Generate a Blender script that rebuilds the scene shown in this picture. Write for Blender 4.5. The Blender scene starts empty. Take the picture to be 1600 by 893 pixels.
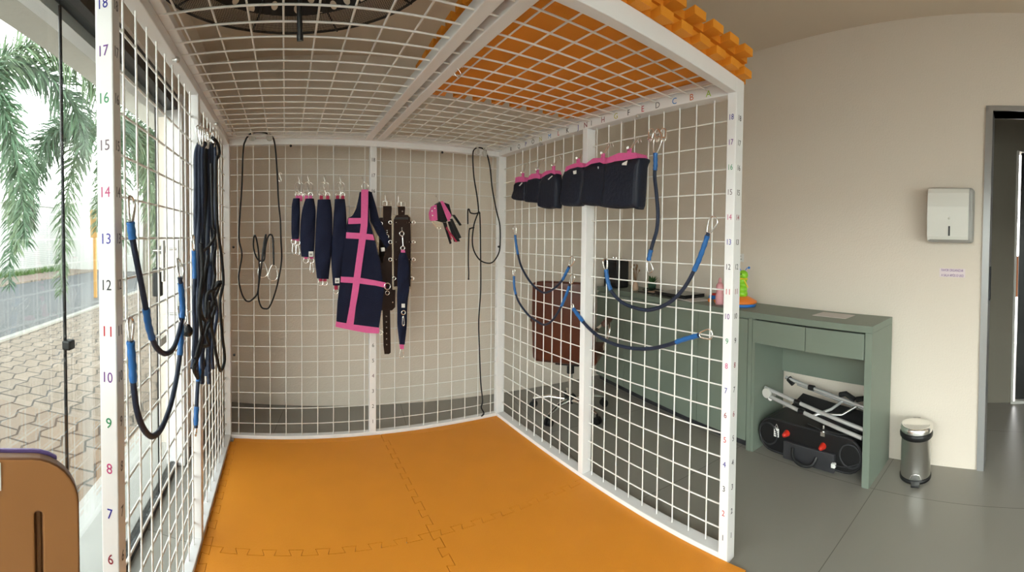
import bpy, math, random
from mathutils import Vector, Matrix
V = Vector
R = math.radians
sc = bpy.context.scene
COL = sc.collection

# ------------------------------------------------------------------ camera (a phone panorama: cylindrical)
F, YAW, CY, PIT, ROL = 662.64, -0.53514, 388.5, 0.0239, -0.01095
CAM = V((0.3832, -2.7037, 1.3085))
def rotm():
    rx = lambda a: Matrix(((1,0,0),(0,math.cos(a),math.sin(a)),(0,-math.sin(a),math.cos(a))))
    ry = Matrix(((math.cos(ROL),0,math.sin(ROL)),(0,1,0),(-math.sin(ROL),0,math.cos(ROL))))
    rz = Matrix(((math.cos(YAW),-math.sin(YAW),0),(math.sin(YAW),math.cos(YAW),0),(0,0,1)))
    return rz @ rx(PIT) @ ry
RM = rotm()
right, fwd, up = RM @ V((1,0,0)), RM @ V((0,1,0)), RM @ V((0,0,1))
cd = bpy.data.cameras.new('camera'); cam = bpy.data.objects.new('camera', cd); COL.objects.link(cam)
cd.type = 'PANO'; cd.panorama_type = 'CENTRAL_CYLINDRICAL'
cd.central_cylindrical_range_u_min = -800/F; cd.central_cylindrical_range_u_max = 800/F
cd.central_cylindrical_range_v_min = -(893-CY)/F; cd.central_cylindrical_range_v_max = CY/F
cd.central_cylindrical_radius = 1.0
cd.clip_start = 0.02; cd.clip_end = 300
m = Matrix((( right.x, up.x, -fwd.x, CAM.x),( right.y, up.y, -fwd.y, CAM.y),( right.z, up.z, -fwd.z, CAM.z),(0,0,0,1)))
cam.matrix_world = m
sc.camera = cam

# ------------------------------------------------------------------ light and exposure
sc.view_settings.view_transform = 'Standard'; sc.view_settings.look = 'None'
sc.view_settings.gamma = 1; sc.view_settings.use_curve_mapping = False
sc.view_settings.exposure = 0.22
SKY, L_SIDE, L_CORR = 11.3, 11, .8
w = bpy.data.worlds.new('overcast_sky'); sc.world = w; w.use_nodes = True
nt = w.node_tree; bg = nt.nodes['Background']
tc = nt.nodes.new('ShaderNodeTexCoord'); sx = nt.nodes.new('ShaderNodeSeparateXYZ'); cr = nt.nodes.new('ShaderNodeValToRGB')
nt.links.new(tc.outputs['Generated'], sx.inputs[0]); nt.links.new(sx.outputs['Z'], cr.inputs[0]); nt.links.new(cr.outputs[0], bg.inputs[0])
cr.color_ramp.elements[0].color = (.95,.93,.88,1); cr.color_ramp.elements[1].color = (.17,.19,.22,1)
e = cr.color_ramp.elements.new(.45); e.color = (.95,.94,.92,1); e = cr.color_ramp.elements.new(.68); e.color = (.22,.24,.26,1)
bg.inputs[1].default_value = SKY
def area(name, loc, rot, sx_, sy_, power, col):
    l = bpy.data.lights.new(name, 'AREA'); l.shape = 'RECTANGLE'; l.size = sx_; l.size_y = sy_; l.energy = power; l.color = col
    o = bpy.data.objects.new(name, l); COL.objects.link(o); o.location = loc; o.rotation_euler = rot; return o
# daylight through the glass wall beside and behind the camera
area('side_window_daylight', (-0.16, -4.25, 1.08), (0, R(-58), 0), 1.9, 4.1, L_SIDE, (1, .985, .95))
area('corridor_fill', (3.5, -4.6, 2.3), (0, 0, 0), .5, .5, L_CORR, (1, .93, .8))  # unseen fill light added to lift the corridor, stands for no real fixture

def ray(px, py):
    th = (px-800)/F
    return RM @ V((math.sin(th), math.cos(th), (CY-py)/F))
def on(ax, val, px, py):                      # the point of the plane (axis ax = val) seen at a place of the photograph
    d = ray(px, py); t = (val-CAM[ax])/d[ax]; return CAM + d*t
def onp(p0, n, px, py):
    d = ray(px, py); t = (V(p0)-CAM).dot(V(n))/d.dot(V(n)); return CAM + d*t

# ------------------------------------------------------------------ materials
def mat(name, col, rough=.6, metal=0, bump=0, bscale=60, var=0, vscale=8, spec=.5, coat=0, sheen=0, alpha=None):
    M = bpy.data.materials.new(name); M.use_nodes = True; t = M.node_tree; b = t.nodes['Principled BSDF']
    b.inputs['Base Color'].default_value = (*col, 1); b.inputs['Roughness'].default_value = rough; b.inputs['Metallic'].default_value = metal
    b.inputs['Specular IOR Level'].default_value = spec; b.inputs['Coat Weight'].default_value = coat; b.inputs['Sheen Weight'].default_value = sheen
    tcn = t.nodes.new('ShaderNodeTexCoord')
    if var:
        n = t.nodes.new('ShaderNodeTexNoise'); n.inputs['Scale'].default_value = vscale; n.inputs['Detail'].default_value = 5
        mx = t.nodes.new('ShaderNodeMix'); mx.data_type = 'RGBA'
        mx.inputs[6].default_value = (*[c*(1-var) for c in col], 1); mx.inputs[7].default_value = (*[min(1, c*(1+var)) for c in col], 1)
        t.links.new(tcn.outputs['Object'], n.inputs['Vector']); t.links.new(n.outputs['Fac'], mx.inputs[0]); t.links.new(mx.outputs[2], b.inputs['Base Color'])
    if bump:
        n = t.nodes.new('ShaderNodeTexNoise'); n.inputs['Scale'].default_value = bscale; n.inputs['Detail'].default_value = 4
        bp = t.nodes.new('ShaderNodeBump'); bp.inputs['Strength'].default_value = bump; bp.inputs['Distance'].default_value = .01
        t.links.new(tcn.outputs['Object'], n.inputs['Vector']); t.links.new(n.outputs['Fac'], bp.inputs['Height']); t.links.new(bp.outputs[0], b.inputs['Normal'])
    return M
def hexc(h):
    c = [int(h[i:i+2], 16)/255 for i in (0,2,4)]
    return tuple(x/12.92 if x <= .04045 else ((x+.055)/1.055)**2.4 for x in c)
M = {}
M['wall'] = mat('painted_wall', (.76,.68,.59), .85, bump=.15, bscale=90, var=.015, vscale=3)
M['ceiling'] = mat('ceiling_paint', (.70,.60,.49), .9, bump=.05, bscale=80)
M['white_metal'] = mat('white_painted_steel', (.80,.79,.79), .38, var=.02)
M['wire'] = mat('white_coated_wire', (.82,.80,.77), .35)
M['mat'] = mat('orange_foam', (.80,.29,.022), .62, bump=.25, bscale=260, var=.07, vscale=5, spec=.3)
M['navy'] = mat('navy_nylon', (.009,.012,.034), .85, bump=.3, bscale=200, var=.25, vscale=20, spec=.25)
M['navy_bag'] = mat('navy_vinyl', (.010,.013,.026), .55, bump=.25, bscale=60, var=.2, vscale=20, spec=.35)
M['pink'] = mat('pink_webbing', (.78,.13,.36), .7, bump=.4, bscale=300, var=.08, vscale=60)
M['pinkred'] = mat('crimson_webbing', (.45,.03,.09), .7)
M['cream'] = mat('cream_lining', (.62,.50,.37), .9, bump=.5, bscale=120)
M['fleece'] = mat('fleece', (.60,.50,.38), 1, bump=1, bscale=150)
M['leather'] = mat('dark_brown_leather', (.020,.008,.005), .5, bump=.2, bscale=120, spec=.3)
M['chrome'] = mat('polished_steel', (.93,.92,.90), .22, metal=1)
M['steel'] = mat('brushed_steel', (.60,.59,.57), .3, metal=1)
M['black_rope'] = mat('black_elastic_rope', (.006,.006,.008), .7, bump=.3, bscale=400)
M['navy_rope'] = mat('navy_elastic_rope', (.010,.018,.045), .6, bump=.3, bscale=400)
M['blue'] = mat('blue_tubing', (.018,.12,.36), .42, var=.15, vscale=40)
M['black'] = mat('black_plastic', (.006,.006,.007), .45)
M['black_gloss'] = mat('black_gloss', (.004,.004,.005), .12)
M['black_soft'] = mat('black_fabric', (.010,.010,.011), .85, bump=.3, bscale=200)
M['grey_dark'] = mat('dark_grey_plastic', (.03,.03,.035), .5)
M['white_tag'] = mat('white_tag', (.8,.79,.77), .7)
M['white_plastic'] = mat('white_plastic', (.80,.79,.74), .18, coat=.4)
M['grey_plastic'] = mat('grey_plastic', (.33,.32,.30), .4)
M['desk'] = mat('sage_green_laminate', (.185,.222,.182), .45, var=.02, vscale=6)
M['brown_leather'] = mat('brown_leather', (.085,.021,.010), .38, bump=.15, bscale=40, var=.1)
M['wood'] = mat('varnished_wood', (.38,.165,.05), .35, var=.16, vscale=2.2, coat=.3)
M['wood_edge'] = mat('varnished_wood_edge', (.16,.065,.02), .4, var=.1)
M['purple'] = mat('purple_trim', (.16,.11,.30), .4)
M['tube'] = mat('silver_tube', (.72,.72,.72), .25, metal=.55)
M['alu'] = mat('grey_aluminium', (.42,.42,.42), .35, metal=.7)
M['black_alu'] = mat('black_aluminium', (.012,.013,.016), .35)
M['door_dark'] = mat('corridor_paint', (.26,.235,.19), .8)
M['void'] = mat('dark_glass_door', (.004,.004,.004), .3)
M['threshold'] = mat('white_marble', (.72,.71,.67), .4, var=.05)
M['sill'] = mat('grey_marble_sill', (.55,.53,.50), .3, var=.15, vscale=6)
M['concrete'] = mat('concrete', (.40,.385,.35), .9, bump=.3, bscale=20, var=.06, vscale=3)
M['white_wall'] = mat('white_render', (.46,.46,.44), .9, var=.03)
M['palm'] = mat('palm_leaf', (.085,.15,.085), .5, var=.35, vscale=3)
M['palm_pale'] = mat('palm_leaf_pale', (.17,.24,.14), .5, var=.3, vscale=3)
M['trunk'] = mat('palm_trunk', (.25,.22,.18), .9, bump=.6, bscale=20)
M['post_wood'] = mat('ochre_wood', (.55,.30,.09), .8)
M['grass'] = mat('grass', (.10,.17,.05), 1, var=.4, vscale=8)
M['red'] = mat('red_plastic', (.62,.03,.015), .3)
M['lime'] = mat('lime_plastic', (.28,.66,.03), .3)
M['toy_blue'] = mat('toy_blue', (.02,.18,.6), .35)
M['toy_orange'] = mat('toy_orange', (.85,.22,.03), .35)
M['yellow'] = mat('yellow_plastic', (.9,.65,.03), .4)
M['pink_plastic'] = mat('pink_plastic', (.75,.35,.38), .35)
M['paper'] = mat('paper', (.62,.58,.56), .8)
M['skin_tone'] = mat('beige_plastic', (.55,.38,.27), .5)
M['reed'] = mat('dry_reed', (.30,.17,.08), .8)
M['pot_green'] = mat('dark_green_pot', (.02,.07,.04), .5)
M['leaf'] = mat('green_leaf', (.05,.14,.04), .6)
M['acrylic'] = mat('frosted_acrylic', (.6,.58,.55), .2)

def node_mat(name):
    m_ = bpy.data.materials.new(name); m_.use_nodes = True; return m_, m_.node_tree, m_.node_tree.nodes['Principled BSDF']
# large floor tiles, laid square to the desk
TH = math.atan2(.168, .986)
m_, t, b = node_mat('porcelain_tiles'); M['tiles'] = m_
tcn = t.nodes.new('ShaderNodeTexCoord'); mp = t.nodes.new('ShaderNodeMapping'); br = t.nodes.new('ShaderNodeTexBrick')
mp.vector_type = 'POINT'; mp.inputs['Rotation'].default_value = (0,0,TH); mp.inputs['Location'].default_value = (-1.99-.09, 2.03+.72, 0)
br.offset = 0; br.squash = 1; br.inputs['Scale'].default_value = 1; br.inputs['Brick Width'].default_value = .9; br.inputs['Row Height'].default_value = .9
br.inputs['Mortar Size'].default_value = .0022; br.inputs['Mortar Smooth'].default_value = .3
br.inputs['Color1'].default_value = (.27,.255,.225,1); br.inputs['Color2'].default_value = (.29,.275,.24,1); br.inputs['Mortar'].default_value = (.12,.11,.095,1)
t.links.new(tcn.outputs['Object'], mp.inputs[0]); t.links.new(mp.outputs[0], br.inputs[0]); t.links.new(br.outputs[0], b.inputs['Base Color'])
b.inputs['Roughness'].default_value = .32
# glass: clear with a mirror share by angle, lightly tinted
m_ = bpy.data.materials.new('window_glass'); m_.use_nodes = True; t = m_.node_tree; t.nodes.clear(); M['glass'] = m_
o_ = t.nodes.new('ShaderNodeOutputMaterial'); mx = t.nodes.new('ShaderNodeMixShader'); tr = t.nodes.new('ShaderNodeBsdfTransparent'); gl = t.nodes.new('ShaderNodeBsdfGlossy'); lw = t.nodes.new('ShaderNodeLayerWeight'); lw.inputs['Blend'].default_value = .5; pw = t.nodes.new('ShaderNodeMath'); pw.operation = 'POWER'; pw.inputs[1].default_value = 4.0; fr = t.nodes.new('ShaderNodeMath'); fr.operation = 'MULTIPLY_ADD'; fr.inputs[1].default_value = .8; fr.inputs[2].default_value = .03; t.links.new(lw.outputs['Facing'], pw.inputs[0]); t.links.new(pw.outputs[0], fr.inputs[0])
tr.inputs[0].default_value = (.80,.84,.83,1); gl.inputs['Roughness'].default_value = .02
t.links.new(fr.outputs[0], mx.inputs[0]); t.links.new(tr.outputs[0], mx.inputs[1]); t.links.new(gl.outputs[0], mx.inputs[2]); t.links.new(mx.outputs[0], o_.inputs[0])
# wavy interlocking pavers
m_, t, b = node_mat('wavy_pavers'); M['pavers'] = m_
tcn = t.nodes.new('ShaderNodeTexCoord'); sp = t.nodes.new('ShaderNodeSeparateXYZ'); cb = t.nodes.new('ShaderNodeCombineXYZ'); br = t.nodes.new('ShaderNodeTexBrick')
def mnode(op, a, bb=None):
    n = t.nodes.new('ShaderNodeMath'); n.operation = op
    for i, x in enumerate((a, bb)):
        if x is None: continue
        if isinstance(x, (int, float)): n.inputs[i].default_value = x
        else: t.links.new(x, n.inputs[i])
    return n.outputs[0]
mp = t.nodes.new('ShaderNodeMapping'); mp.inputs['Rotation'].default_value = (0,0,R(87))
t.links.new(tcn.outputs['Object'], mp.inputs[0]); t.links.new(mp.outputs[0], sp.inputs[0])
wv = mnode('MULTIPLY', mnode('PINGPONG', mnode('ADD', mnode('MULTIPLY', sp.outputs['X'], 1), 40), .12), .42)
t.links.new(sp.outputs['X'], cb.inputs[0]); t.links.new(mnode('ADD', sp.outputs['Y'], wv), cb.inputs[1]); t.links.new(cb.outputs[0], br.inputs[0])
br.offset = .5; br.inputs['Scale'].default_value = 1; br.inputs['Brick Width'].default_value = .26; br.inputs['Row Height'].default_value = .17
br.inputs['Mortar Size'].default_value = .010; br.inputs['Mortar Smooth'].default_value = .2
br.inputs['Color1'].default_value = (.30,.235,.18,1); br.inputs['Color2'].default_value = (.26,.205,.16,1); br.inputs['Mortar'].default_value = (.07,.06,.05,1)
t.links.new(br.outputs[0], b.inputs['Base Color']); b.inputs['Roughness'].default_value = .85
m_, t, b = node_mat('asphalt'); M['asphalt'] = m_
nz = t.nodes.new('ShaderNodeTexNoise'); nz.inputs['Scale'].default_value = 30; nz.inputs['Detail'].default_value = 8; rp = t.nodes.new('ShaderNodeValToRGB')
rp.color_ramp.elements[0].position = .35; rp.color_ramp.elements[0].color = (.07,.07,.072,1); rp.color_ramp.elements[1].position = .7; rp.color_ramp.elements[1].color = (.19,.185,.18,1)
tcn = t.nodes.new('ShaderNodeTexCoord'); t.links.new(tcn.outputs['Object'], nz.inputs['Vector']); t.links.new(nz.outputs['Fac'], rp.inputs[0]); t.links.new(rp.outputs[0], b.inputs['Base Color']); b.inputs['Roughness'].default_value = .8
# ribbed boundary wall
m_, t, b = node_mat('ribbed_white_wall'); M['ribbed'] = m_
tcn = t.nodes.new('ShaderNodeTexCoord'); wvn = t.nodes.new('ShaderNodeTexWave'); wvn.bands_direction = 'Z'; wvn.inputs['Scale'].default_value = 4
rp = t.nodes.new('ShaderNodeValToRGB'); rp.color_ramp.elements[0].color = (.36,.36,.35,1); rp.color_ramp.elements[1].color = (.48,.48,.46,1)
t.links.new(tcn.outputs['Object'], wvn.inputs[0]); t.links.new(wvn.outputs['Fac'], rp.inputs[0]); t.links.new(rp.outputs[0], b.inputs['Base Color']); b.inputs['Roughness'].default_value = .9
# polka dots (cells of a turned square grid)
m_, t, b = node_mat('polka_dot_fabric'); M['dots'] = m_
tcn = t.nodes.new('ShaderNodeTexCoord'); mp = t.nodes.new('ShaderNodeMapping'); mp.inputs['Rotation'].default_value = (0,0,R(40)); mp.inputs['Scale'].default_value = (20,20,0)
vo = t.nodes.new('ShaderNodeTexVoronoi'); vo.inputs['Scale'].default_value = 1; vo.inputs['Randomness'].default_value = .25; vo.voronoi_dimensions = '2D'
t.links.new(tcn.outputs['Object'], mp.inputs[0]); t.links.new(mp.outputs[0], vo.inputs['Vector'])
rp = t.nodes.new('ShaderNodeValToRGB'); rp.color_ramp.interpolation = 'CONSTANT'; rp.color_ramp.elements[0].color = (.62,.52,.42,1); rp.color_ramp.elements[1].position = .20; rp.color_ramp.elements[1].color = (.012,.010,.010,1)
t.links.new(vo.outputs['Distance'], rp.inputs[0]); t.links.new(rp.outputs[0], b.inputs['Base Color']); b.inputs['Roughness'].default_value = .8
# fine black netting / insect screen (real holes in the weave)
def netting(name, scale, hole, col, rot=(0,0,0)):
    m_ = bpy.data.materials.new(name); m_.use_nodes = True; t = m_.node_tree; b = t.nodes['Principled BSDF']; b.inputs['Base Color'].default_value = (*col,1); b.inputs['Roughness'].default_value = .8
    tcn = t.nodes.new('ShaderNodeTexCoord'); vo = t.nodes.new('ShaderNodeTexVoronoi'); vo.voronoi_dimensions = '2D'; vo.inputs['Scale'].default_value = scale; vo.inputs['Randomness'].default_value = 0
    mp = t.nodes.new('ShaderNodeMapping'); mp.inputs['Rotation'].default_value = rot; t.links.new(tcn.outputs['Object'], mp.inputs[0]); t.links.new(mp.outputs[0], vo.inputs['Vector'])
    c = t.nodes.new('ShaderNodeMath'); c.operation = 'GREATER_THAN'; c.inputs[1].default_value = hole
    t.links.new(vo.outputs['Distance'], c.inputs[0]); t.links.new(c.outputs[0], b.inputs['Alpha']); return m_
M['net'] = netting('black_netting', 210, .33, (.02,.018,.017))
M['screen'] = netting('insect_screen', 150, .66, (.25,.25,.25), (0, R(90), 0))
INK = {k: mat('ink_'+k, hexc(v), .5) for k, v in dict(navy='20208c', black='26262b', green='2f8a5a', purple='6a2c86', pink='c2407a', red='c0283a', indigo='3a2f9c', brown='6f5a66', darkred='8a1f33',
       lime='9ac234', orange='d06a3c', sky='2f80c8', grey='6a6a6e', olive='b8b040', violet='7b3f8f').items()}

# ------------------------------------------------------------------ mesh helpers
class MB:
    def __init__(s): s.v, s.f, s.m, s.s = [], [], [], []
    def add(s, vs, fs, mi=0, smooth=False):
        k = len(s.v); s.v += [V(p) for p in vs]
        for f in fs: s.f.append([k+i for i in f]); s.m.append(mi); s.s.append(smooth)
        return s
    def obox(s, c, a, b, d, mi=0):            # half-extent vectors
        c, a, b, d = V(c), V(a), V(b), V(d)
        vs = [c+i*a+j*b+k*d for k in (-1,1) for j in (-1,1) for i in (-1,1)]
        fs = [(0,2,3,1),(4,5,7,6),(0,1,5,4),(2,6,7,3),(0,4,6,2),(1,3,7,5)]
        if a.cross(b).dot(d) < 0: fs = [f[::-1] for f in fs]
        return s.add(vs, fs, mi)
    def box(s, lo, hi, mi=0):
        lo, hi = V(lo), V(hi); h = (hi-lo)/2
        return s.obox((lo+hi)/2, (h.x,0,0), (0,h.y,0), (0,0,h.z), mi)
    def tube(s, pts, r, n=8, closed=False, mi=0, flat=None, smooth=True):
        pts = [V(p) for p in pts]; N = len(pts); rs = r if isinstance(r, (list, tuple)) else [r]*N
        T = []
        for i in range(N):
            a = pts[(i-1) % N] if (closed or i > 0) else pts[i]; b = pts[(i+1) % N] if (closed or i < N-1) else pts[i]
            d = b-a; T.append(d.normalized() if d.length > 1e-9 else V((0,0,1)))
        x = T[0].orthogonal().normalized(); vs = []
        for i in range(N):
            x = (x - T[i]*x.dot(T[i])); x = x.normalized() if x.length > 1e-6 else T[i].orthogonal().normalized()
            y = T[i].cross(x)
            for k in range(n):
                a = 2*math.pi*k/n; vs.append(pts[i] + (x*math.cos(a) + y*math.sin(a))*rs[i])
        fs = []
        for i in range(N if closed else N-1):
            for k in range(n):
                a, b = i*n+k, i*n+(k+1) % n; c, d = ((i+1) % N)*n+(k+1) % n, ((i+1) % N)*n+k
                fs.append((a, b, c, d))
        s.add(vs, fs, mi, smooth)
        if not closed:
            s.add(vs[:n], [tuple(range(n))[::-1]], mi); s.add(vs[-n:], [tuple(range(n))], mi)
        return s
    def cyl(s, p0, p1, r, n=16, mi=0, r2=None): return s.tube([p0, p1], [r, r if r2 is None else r2], n, False, mi)
    def lathe(s, prof, o, n=32, mi=0, smooth=True):
        o = V(o); vs = []; fs = []
        for r, z in prof:
            for k in range(n): a = 2*math.pi*k/n; vs.append(o+V((r*math.cos(a), r*math.sin(a), z)))
        for i in range(len(prof)-1):
            for k in range(n): fs.append((i*n+k, i*n+(k+1) % n, (i+1)*n+(k+1) % n, (i+1)*n+k))
        return s.add(vs, fs, mi, smooth)
    def prism(s, out, ex, mi=0, msd=None):    # flat outline pushed along ex
        out = [V(p) for p in out]; ex = V(ex); n = len(out)
        nrm = V((0,0,0))
        for i in range(n): nrm += out[i].cross(out[(i+1) % n])
        if nrm.dot(ex) > 0: out = out[::-1]
        vs = out + [p+ex for p in out]
        s.add(vs, [tuple(range(n)), tuple(range(2*n-1, n-1, -1))], mi)
        s.add(vs, [(i, i+n, (i+1) % n+n, (i+1) % n) for i in range(n)], mi if msd is None else msd)
        return s
    def sphere(s, c, r, n=12, sq=(1,1,1), mi=0):
        c = V(c); vs = []; fs = []; h = n//2
        for i in range(h+1):
            t_ = math.pi*i/h
            for k in range(n): a = 2*math.pi*k/n; vs.append(c+V((r*sq[0]*math.sin(t_)*math.cos(a), r*sq[1]*math.sin(t_)*math.sin(a), r*sq[2]*math.cos(t_))))
        for i in range(h):
            for k in range(n): fs.append((i*n+k, (i+1)*n+k, (i+1)*n+(k+1) % n, i*n+(k+1) % n))
        return s.add(vs, fs, mi, True)
    def ring(s, c, ax, R_, r, n=20, m_=6, mi=0, sq=1.0, upv=None):
        ax = V(ax).normalized(); x = (V(upv) - ax*V(upv).dot(ax)).normalized() if upv else ax.orthogonal().normalized(); y = ax.cross(x)
        return s.tube([V(c) + x*math.cos(2*math.pi*k/n)*R_*sq + y*math.sin(2*math.pi*k/n)*R_ for k in range(n)], r, m_, True, mi)
    def text(s, txt, o, xd, yd, size, mi=0, depth=.0006, width=None):
        vs, fs, wd = glyphs(txt); o, xd, yd = V(o), V(xd).normalized(), V(yd).normalized(); n = xd.cross(yd)
        k = size/.7; kx = k if width is None else width/wd
        return s.add([o + xd*(p[0]-wd/2)*kx + yd*(p[1]-.35)*k + n*(depth*(.5+p[2])) for p in vs], fs, mi)
    def build(s, name, mats, parent=None, bevel=None, seg=2, sub=0, origin=None):
        me = bpy.data.meshes.new(name)
        off = V((0,0,0)); p = parent
        while p is not None: off += p.location; p = p.parent
        if origin is not None: org = V(origin) - off
        else: org = V((0,0,0))
        me.from_pydata([p_-off-org for p_ in s.v], [], s.f)
        for x in (mats if isinstance(mats, (list, tuple)) else [mats]): me.materials.append(M[x] if isinstance(x, str) else x)
        me.polygons.foreach_set('material_index', s.m); me.polygons.foreach_set('use_smooth', s.s); me.update()
        o = bpy.data.objects.new(name, me); COL.objects.link(o); o.parent = parent; o.location = org
        if bevel:
            b_ = o.modifiers.new('bevel', 'BEVEL'); b_.width = bevel; b_.segments = seg; b_.limit_method = 'ANGLE'; b_.angle_limit = R(35)
        if sub:
            s_ = o.modifiers.new('sub', 'SUBSURF'); s_.levels = s_.render_levels = sub
        return o
_G = {}
def glyphs(txt):
    if txt in _G: return _G[txt]
    c = bpy.data.curves.new('t', 'FONT'); c.body = txt; c.extrude = .5; c.resolution_u = 3
    o = bpy.data.objects.new('t', c); COL.objects.link(o); bpy.context.view_layer.update()
    me = bpy.data.meshes.new_from_object(o.evaluated_get(bpy.context.evaluated_depsgraph_get()))
    vs = [tuple(v.co) for v in me.vertices]; fs = [tuple(p.vertices) for p in me.polygons]
    wd = max(v[0] for v in vs)+min(v[0] for v in vs)
    bpy.data.objects.remove(o); bpy.data.curves.remove(c); bpy.data.meshes.remove(me)
    _G[txt] = (vs, fs, wd); return _G[txt]
def tag(o, label=None, cat=None, group=None, kind=None):
    if label: o['label'] = label
    if cat: o['category'] = cat
    if group: o['group'] = group
    if kind: o['kind'] = kind
    return o
def thing(name, label, cat, loc, group=None):
    o = bpy.data.objects.new(name, None); COL.objects.link(o); o.location = V(loc); o.empty_display_size = .05
    return tag(o, label, cat, group)
def dup(root, loc, rz=0, label=None):
    r = root.copy(); COL.objects.link(r); r.location = loc; r.rotation_euler = (0,0,rz)
    if label: r['label'] = label
    for ch in list(root.children):
        c = ch.copy(); COL.objects.link(c); c.parent = r
        for g in ch.children: d = g.copy(); COL.objects.link(d); d.parent = c
    return r
def catmull(P, k=6, closed=False):
    P = [V(p) for p in P]; n = len(P); out = []
    for i in range(n if closed else n-1):
        p0 = P[i-1] if (i > 0 or closed) else P[i]; p1 = P[i]; p2 = P[(i+1) % n]; p3 = P[(i+2) % n] if (closed or i+2 < n) else p2
        for j in range(k):
            t_ = j/k; out.append(.5*((2*p1)+(p2-p0)*t_+(2*p0-5*p1+4*p2-p3)*t_*t_+(3*p1-p0-3*p2+p3)*t_**3))
    if not closed: out.append(P[-1])
    return out
def struct(name, mb, m_, bevel=None): return tag(mb.build(name, m_, bevel=bevel), kind='structure')

# ------------------------------------------------------------------ the room
H = 2.70
U = V((.168,.986,0)).normalized(); N = V((U.y,-U.x,0))         # along the desk wall, and into it
WR = V((2.885,-2.885,0))                                          # a point of the desk wall
def wr(s_, d=0, z=0): p = WR + U*s_ + N*d; return V((p.x, p.y, z))
s_door = -.015
b = MB(); b.box((-.34,-7.2,-.12), (6.2,1.2,0)); struct('floor', b, 'tiles')
b = MB(); b.box((-.45,-7.2,H), (6.2,1.2,H+.12)); struct('ceiling', b, 'ceiling')
# back wall runs slightly askew behind the cage
b = MB(); b.prism([(-.40,.66,0),(3.75,.245,0),(3.75,.40,0),(-.40,.85,0)], (0,0,H)); struct('wall_back', b, 'wall')
b = MB(); b.prism([wr(s_door), wr(3.35), wr(3.35,.14), wr(s_door,.14)], (0,0,H))
b.prism([wr(-.95,0,2.12), wr(s_door,0,2.12), wr(s_door,.14,2.12), wr(-.95,.14,2.12)], (0,0,H-2.12))
b.prism([wr(-4.4), wr(-.95), wr(-.95,.14), wr(-4.4,.14)], (0,0,H)); struct('wall_right', b, 'wall')
# window wall: solid above the glass head and past its end
GX = -.25
b = MB(); b.box((-.40,-7.2,2.115), (-.20,-.37,H)); b.box((-.40,-.14,0), (-.20,.75,H)); b.box((-.40,-.38,2.115),(-.20,-.13,H)); struct('wall_left', b, 'wall')
b = MB(); b.box((-.45,-7.3,2.35),(6.2,-7.1,H)); b.box((-.45,-7.3,0),(6.2,-7.1,2.35)); struct('wall_front', b, 'wall')
# corridor beyond the door
b = MB(); b.box((3.97,-3.24,0),(4.12,1.0,H)); b.box((3.97,-7.2,2.15),(4.12,-3.24,H)); b.box((3.97,-7.2,0),(4.12,-4.3,2.15)); struct('wall_corridor', b, 'door_dark')
b = MB(); b.box((3.985,-3.55,.02),(4.03,-3.285,2.14)); b.box((3.985,-4.3,.02),(4.03,-3.55,2.14)); struct('door_2', b, 'void')
b = MB(); b.box((3.93,-4.3,0),(4.1,-3.24,.022)); b.box((3.955,-3.262,.0),(4.0,-3.243,2.15)); struct('trim_2', b, 'threshold')
b = MB(); b.box((3.99,-3.283,.9),(4.02,-3.264,1.25)); tag(b.build('door_weatherstrip','toy_orange'), kind='structure')
# door frame: a slim aluminium channel
b = MB()
for d0, d1, z1 in ((-.012,.15,2.12),):
    b.prism([wr(s_door,d0), wr(s_door-.03,d0), wr(s_door-.03,d1), wr(s_door,d1)], (0,0,z1))
    b.prism([wr(s_door+.012,-.012), wr(s_door,-.012), wr(s_door,0), wr(s_door+.012,0)], (0,0,z1+.02))
    b.prism([wr(-.95,d0,z1), wr(s_door+.012,d0,z1), wr(s_door+.012,d1,z1), wr(-.95,d1,z1)], (0,0,.03))
    b.prism([wr(-.95,d0), wr(-.92,d0), wr(-.92,d1), wr(-.95,d1)], (0,0,z1))
fr_ = struct('trim_1', b, 'alu')
b = MB(); b.prism([wr(s_door-.03,.02), wr(s_door-.037,.02), wr(s_door-.037,.09), wr(s_door-.03,.09)], (0,0,.20))
for v in b.v: v.z += 1.0
b.build('strike_plate', 'grey_dark', fr_)

# glass wall
def gl_pane(y0, y1, x=GX, z0=.03, z1=2.04):
    return MB().box((x-.004,y0,z0),(x+.004,y1,z1))
wn = struct('window_1', MB().box((GX-.03,-7.1,2.035),(GX+.035,-.37,2.115)), 'black_alu')
b = MB(); b.box((GX-.025,-7.1,0),(GX+.02,-.36,.022)); b.build('bottom_track','black_alu', wn)
b = MB(); b.box((GX-.035,-.37,0),(-.19,-.33,2.12)); b.box((GX-.035,-.30,0),(-.19,-.26,2.12)); b.box((GX-.035,-.33,0),(-.235,-.30,2.12)); b.box((GX-.035,-.26,0),(-.215,-.13,2.12)); b.build('window_jamb','white_metal', wn, bevel=.004)
gl_pane(-7.0,-3.3).build('glass_pane','glass',wn); gl_pane(-3.29,-1.608).build('glass_pane','glass',wn)
gl_pane(-1.60,-.672).build('glass_pane','glass',wn); gl_pane(-.664,-.37).build('glass_pane','glass',wn)
b = MB(); b.tube([(GX,-1.604,.02),(GX,-1.604,2.0)], .0055, 8); g_ = b.build('pane_seal','black', wn)
b = MB(); b.box((GX-.006,-.674,.02),(GX+.006,-.662,2.0)); b.build('pane_seal','black', wn)
b = MB(); b.obox((GX+.012,-1.604,.995),(.014,0,0),(0,.018,0),(0,0,.014)); b.build('glass_latch','black', wn, bevel=.005)
b = MB(); b.box((GX-.02,-.695,1.02),(GX+.022,-.645,1.16)); b.box((GX-.01,-.645,1.05),(GX+.015,-.625,1.09)); b.build('door_lock','black', wn, bevel=.003)
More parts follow.
